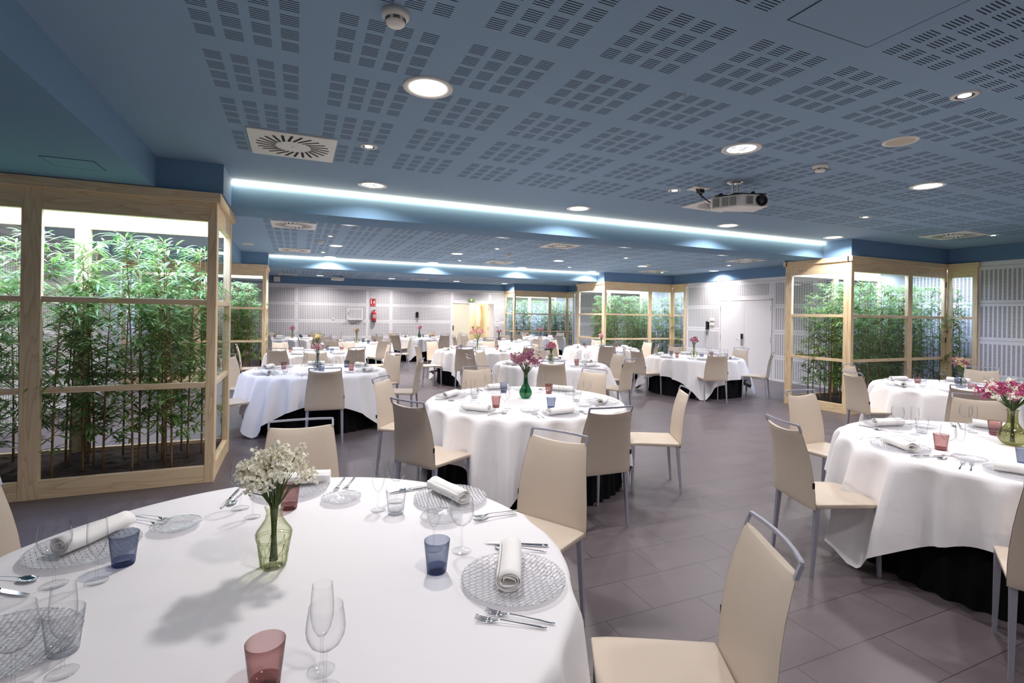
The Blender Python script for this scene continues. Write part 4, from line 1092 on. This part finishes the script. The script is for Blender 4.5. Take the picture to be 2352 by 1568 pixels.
PLATE, BREAD, NAP, FORK, KNIFE, SPOON = charger(), bread(), napkin(), fork(), knife(), spoon()
ZT = TZ + .001
def inframe(x, y, z=.8, mg=130):
    q = proj(x, y, z); return -mg < q[0] < 2352 + mg and -mg < q[1] < 1568 + mg
def put(proto, x, y, rz, label, group, z=ZT):
    if inframe(x, y): place(proto, (x, y, z), rz, label, group)
def setting(key, ang, col, w, r=.765, dn=0):
    c, nm, det = TABLES[key][0], TABLES[key][1], TABLES[key][5]
    a = R_(ang); f = Vector((-cos(a), -sin(a))); rt = Vector((f.y, -f.x)); pc = Vector(c) - f * r; rz = atan2(f.y, f.x) - pi / 2
    rnd = random.Random(hash((key, int(ang))) % 9999 if False else int(ang * 7 + len(key) * 31 + ord(key[0])))
    P = lambda x, y: pc + rt * (x + rnd.uniform(-.008, .008)) + f * (y + rnd.uniform(-.008, .008))
    at = 'at the %s of the %s' % (w, nm); sfx = ' on the ' + nm
    put(PLATE, pc.x, pc.y, rz, 'woven clear glass plate ' + at, 'glass plates' + sfx)
    q = P(0, 0); put(NAP, q.x, q.y, rz + pi / 2 + rnd.uniform(-.25, .25) + dn, 'rolled white napkin ' + at, 'rolled napkins' + sfx, ZT + .0045)
    q = P(.175, .165); put(WINE if det >= 2 else WINE_S, q.x, q.y, rnd.uniform(0, 6), 'stemmed wine glass ' + at, 'wine glasses' + sfx)
    q = P(.150, .268); put(FLUTE if det >= 2 else FLUTE_S, q.x, q.y, rnd.uniform(0, 6), 'slim champagne flute ' + at, 'champagne flutes' + sfx)
    q = P(.025, .255); put(TUM[col], q.x, q.y, rnd.uniform(0, 6), TNAME[col] + ' tumbler ' + at, 'tumblers' + sfx)
    if det >= 2:
        q = P(-.21, .165); put(BREAD, q.x, q.y, rz, 'small clear bread plate ' + at, 'bread plates' + sfx)
        q = P(-.208, -.02); put(FORK, q.x, q.y, rz + rnd.uniform(-.05, .05), 'inner steel fork ' + at, 'forks' + sfx)
        q = P(.205, .01); put(KNIFE, q.x, q.y, rz + rnd.uniform(-.06, .06), 'steel knife ' + at, 'knives' + sfx)
    if det >= 3:
        q = P(-.248, -.025); put(FORK, q.x, q.y, rz + rnd.uniform(-.1, .1), 'outer steel fork ' + at, 'forks' + sfx)
        q = P(.245, -.005); put(SPOON, q.x, q.y, rz + rnd.uniform(-.08, .08), 'steel spoon ' + at, 'spoons' + sfx)
# nearest table: every piece where the photograph shows it
def pxy(px, py): q = up(px, py, ZT); return q.x, q.y
c1 = Vector(TABLES['T1'][0])
def t1(ang, w, col, plate=None, nap=None, **it):
    a = R_(ang); rz = atan2(-sin(a), -cos(a)) - pi / 2; at = 'at the %s setting of the nearest table' % w; s = ' on the nearest table'
    if plate: x, y = pxy(*plate); place(PLATE, (x, y, ZT), rz, 'woven clear glass plate ' + at, 'glass plates' + s)
    if nap:
        (x0, y0), (x1, y1) = pxy(*nap[:2]), pxy(*nap[2:]); place(NAP, ((x0 + x1) / 2, (y0 + y1) / 2, ZT + .0045), atan2(y1 - y0, x1 - x0) - pi / 2, 'rolled white napkin ' + at, 'rolled napkins' + s)
    for nme, pr, lab in (('wine', WINE, 'stemmed wine glass '), ('flute', FLUTE, 'slim champagne flute '), ('tum', TUM[col], TNAME[col] + ' tumbler '), ('bread', BREAD, 'small clear bread plate ')):
        if nme in it: x, y = pxy(*it[nme]); place(pr, (x, y, ZT), 1.3 * ang, lab + at, {'wine': 'wine glasses', 'flute': 'champagne flutes', 'tum': 'tumblers', 'bread': 'bread plates'}[nme] + s)
    for nme, pr, lab, dz in (('fork', FORK, 'inner steel fork ', 0), ('fork2', FORK, 'outer steel fork ', 0), ('knife', KNIFE, 'steel knife ', 0), ('spoon', SPOON, 'steel spoon ', 0)):
        if nme in it:   # from handle end to tip
            (x0, y0), (x1, y1) = pxy(*it[nme][:2]), pxy(*it[nme][2:])
            place(pr, ((x0 + x1) / 2, (y0 + y1) / 2, ZT + dz), atan2(y1 - y0, x1 - x0) - pi / 2, lab + at, {'f': 'forks', 'k': 'knives', 's': 'spoons'}[nme[0]] + s)
t1(-28, 'right', 'b', (1179, 1336), (1175, 1262, 1167, 1378), wine=(1060, 1266), flute=(996, 1262), tum=(1003, 1312), fork=(1272, 1434, 1118, 1408), fork2=(1266, 1446, 1082, 1422), knife=(1268, 1256, 1108, 1248), spoon=(1272, 1271, 1120, 1256))
t1(28, 'far right', 'k', (1034, 1148), (992, 1122, 1072, 1162), wine=(910, 1152), flute=(868, 1172), tum=(909, 1180), bread=(1014, 1194), fork=(1182, 1174, 1092, 1190), fork2=(1186, 1182, 1090, 1200), knife=(978, 1122, 925, 1130), spoon=(984, 1118, 935, 1126))
t1(87, 'far', 'p', (668, 1128), (640, 1116, 752, 1108), wine=(552, 1168), flute=(580, 1188), tum=(664, 1168), bread=(784, 1150), fork=(790, 1100, 772, 1126), fork2=(814, 1098, 792, 1126), knife=(552, 1122, 506, 1170), spoon=(560, 1130, 530, 1160))
t1(149, 'left', 'b', (194, 1264), (140, 1276, 286, 1212), wine=(124, 1344), flute=(222, 1336), tum=(284, 1296), bread=(405, 1213), fork=(308, 1182, 395, 1197), fork2=(310, 1196, 360, 1206), spoon=(-25, 1326, 70, 1334), knife=(-70, 1345, 60, 1368))
t1(209, 'lower left', 'k', (-10, 1500), wine=(30, 1592), flute=(143, 1546), tum=(145, 1498))
t1(270, 'near', 'p', wine=(746, 1588), flute=(738, 1540), tum=(608, 1578))
# the other tables
SETS = {'T2': [(-148, 'p'), (148, 'k'), (90, 'b'), (32, 'p'), (-33, 'k'), (-91, 'b')], 'R1': [(158, 'p'), (92, 'k'), (205, 'b'), (30, 'p'), (-90, 'k')],
        'R2': [(150, 'k'), (92, 'p'), (30, 'b'), (-150, 'p'), (-90, 'k')]}
for k in TABLES:
    if k == 'T1': continue
    st = SETS.get(k)
    if not st:
        off = 30 if k in ('L', 'F') else 0
        cl = ['p', 'b', 'k', 'p', 'k', 'b']; st = [(off + 60 * i, cl[(i * 5 + len(k) + ord(k[0])) % 6]) for i in range(6)]
    c = TABLES[k][0]; pts = [(c[0] + .75 * cos(R_(a)), c[1] + .75 * sin(R_(a))) for a, q in st]
    for (a, q), w in zip(st, uniq(None, c, pts)): setting(k, a, q, w)

# ------------------------------------------------------------------ vases and flowers
VP = {'carafe': [(0, .001), (.036, .001), (.040, .006), (.043, .04), (.050, .085), (.057, .112), (.054, .120), (.040, .140), (.028, .160), (.024, .180), (.028, .195), (.030, .200)],
      'bulb': [(0, .001), (.030, .001), (.050, .012), (.064, .040), (.066, .065), (.056, .095), (.038, .125), (.025, .155), (.021, .20), (.021, .235), (.025, .243)],
      'globe': [(0, .001), (.035, .001), (.058, .014), (.076, .045), (.078, .070), (.066, .102), (.044, .130), (.030, .160), (.027, .20), (.029, .235), (.034, .245)],
      'jug': [(0, .001), (.046, .001), (.050, .006), (.054, .05), (.056, .098), (.050, .106), (.034, .128), (.026, .150), (.026, .182), (.031, .200)]}
VM = {'carafe': ('carafe', VGREEN, 'pale green'), 'bulb': ('bulb', VEMER, 'emerald green'), 'globe': ('globe', VOLIVE, 'olive green'), 'globe_clear': ('globe', VGREEN, 'clear greenish'),
      'jug': ('jug', VGREY, 'smoky clear'), 'bulb_green': ('bulb', VGREEN, 'pale green')}
def ribs(kind):
    if kind == 'carafe': return lambda a, z: 1 + (.03 * (1 if sin(8 * a) > .5 else 0) if .02 < z < .045 else 0) + (.022 if abs(z - .09) < .006 else 0)
    if kind == 'jug': return lambda a, z: 1 + .03 * abs(sin(6 * a)) * (1 if z < .1 else 0)
    return None
VPROTO = {}
def vase(kind, loc, label):
    if kind not in VPROTO:
        p, m, nm = VM[kind]; prof = VP[p]
        inner = [(max(0, r - .003), z) for r, z in reversed(prof[1:])][:-1] + [(0, .012)]
        o = MB().lathe(prof + [(prof[-1][0] - .0015, prof[-1][1] + .0015)] + inner, 48, fn=ribs(p)).build('vase', m, None, True)
        if p == 'carafe':
            mb = MB(); rad = lambda z: next(a[0] + (b[0] - a[0]) * (z - a[1]) / (b[1] - a[1] + 1e-9) for a, b in zip(prof[1:], prof[2:]) if a[1] <= z <= b[1]) + .0008
            for z in (.047, .052, .092, .099): mb.tube([(rad(z) * cos(k * pi / 24), rad(z) * sin(k * pi / 24), z) for k in range(49)], .0011, 5, cap=False)
            for k in range(14):
                a = k * 2 * pi / 14; mb.tube([(rad(z) * cos(a), rad(z) * sin(a), z) for z in (.008, .026, .044)], .0012, 4)
            for k in range(7):
                for sg in (-1, 1): mb.tube([(rad(z) * cos(k * .8976 + sg * t), rad(z) * sin(k * .8976 + sg * t), z) for z, t in ((.054, .30), (.062, .12), (.072, .04), (.086, 0))], .0010, 4)
            mb.build('relief', VRELIEF, o, True)
        VPROTO[kind] = tag(o, label, 'vase', 'glass vases'); o.location = loc; return o
    return dup(VPROTO[kind], loc, 0, label)
FLC = {'white': [(FL_WHITE, .97), (FL_MAG, .03)], 'mauve': [(FL_MAUVE, .85), (FL_WHITE, .15)], 'mixed': [(FL_MAG, .38), (FL_WHITE, .62)], 'mauvewhite': [(FL_MAUVE, .65), (FL_YEL, .35)],
       'magenta': [(FL_MAG, .7), (FL_WHITE, .3)], 'pinkwhite': [(FL_PINK, .6), (FL_WHITE, .4)], 'pink': [(FL_PINK, 1.0)], 'rose': [(FL_PINK, 1.0)], 'cream': [(FL_YEL, .9), (FL_MAUVE, .1)]}
CN = {id(FL_WHITE): 'white_blossoms', id(FL_MAG): 'magenta_blossoms', id(FL_MAUVE): 'mauve_blossoms', id(FL_YEL): 'cream_blossoms', id(FL_PINK): 'pink_blossoms'}
def bouquet(kind, seed, neck, height, spread, loc, label, nst, lean=(0, 0), dens=1.0):
    rnd = random.Random(seed); t = thing('flower_bouquet', label, 'flowers', loc, 0, 'small flower bouquets')
    st = MB(); bl = {id(m): (m, MB()) for m, w in FLC[kind]}
    def blossom(mb, p, r):
        d = Vector((rnd.uniform(-1, 1), rnd.uniform(-1, 1), rnd.uniform(.1, 1))).normalized(); u = d.orthogonal().normalized(); v = d.cross(u)
        vs = [p - d * r * .2]; 
        for k in range(5):
            a = k * 1.2566; vs.append(p + (u * cos(a) + v * sin(a)) * r + d * r * .45)
        vs.append(p + d * r * .3)
        mb.add(vs, [(0, 1 + k, 1 + (k + 1) % 5) for k in range(5)] + [(6, 1 + (k + 1) % 5, 1 + k) for k in range(5)])
    for i in range(nst):
        a = rnd.uniform(0, 2 * pi); rr = spread * sqrt(rnd.random()); hh = height * rnd.uniform(.55, 1.0) * (1 - .25 * (rr / spread) ** 2)
        tip = Vector((rr * cos(a) + lean[0], rr * sin(a) + lean[1], neck + hh))
        b0 = Vector((.012 * cos(a + 2), .012 * sin(a + 2), .02)); nk = Vector((.012 * cos(a), .012 * sin(a), neck))
        mid = nk.lerp(tip, .5) + Vector((-.1 * rr * cos(a), -.1 * rr * sin(a), .01))
        st.tube([b0, nk, mid, tip], [.0016, .0016, .0013, .0008], 4, cap=False)
        q = rnd.random(); acc = 0
        for m, w in FLC[kind]:
            acc += w
            if q <= acc: break
        mb = bl[id(m)][1]
        for j in range(rnd.randint(5, 8)):
            k = rnd.uniform(.55, 1.0); bp = mid.lerp(tip, k * 1.0 if k > .4 else .4); off = Vector((rnd.uniform(-1, 1), rnd.uniform(-1, 1), rnd.uniform(-.4, 1))) * .022
            st.tube([bp, bp + off], .0006, 3, cap=False)
            for l in range(int(rnd.randint(4, 7) * dens)): blossom(mb, bp + off + Vector((rnd.uniform(-1, 1), rnd.uniform(-1, 1), rnd.uniform(-1, 1))) * .010, rnd.uniform(.0050, .0082))
    st.build('stems', STEMG, t, True)
    for m, mb in bl.values():
        if mb.f: mb.build(CN[id(m)], m, t)
VPOS = {'T1': (628, 1300), 'T2': (1207, 914), 'R1': (2325, 1022)}
for i, (k, (c, nm, ang, vk, fl, det)) in enumerate(TABLES.items()):
    x, y = c
    if k in VPOS: q = up(*VPOS[k], ZT); x, y = q.x, q.y
    elif k == 'R2': x, y = 7.88, 3.68
    elif k == 'D': x, y = 7.90, 8.44
    vase(vk, (x, y, ZT), '%s glass vase in the middle of the %s' % (VM[vk][2], nm))
    neck = VP[VM[vk][0]][-1][1]
    big = {'T1': (.20, .115, 50), 'T2': (.26, .17, 70), 'R1': (.20, .19, 80), 'P': (.33, .20, 34)}.get(k, (.20, .085, 30))
    fname = {'white': 'white', 'mauve': 'mauve pink', 'mixed': 'magenta and white', 'mauvewhite': 'mauve and cream', 'magenta': 'magenta', 'pinkwhite': 'pink and white', 'pink': 'pink', 'rose': 'rosy', 'cream': 'cream'}[fl]
    bouquet(fl, 40 + i, neck, big[0], big[1], (x, y, ZT + .001), '%s dried flowers in the vase of the %s' % (fname, nm), big[2], dens=1.0 if det > 1 else .7)
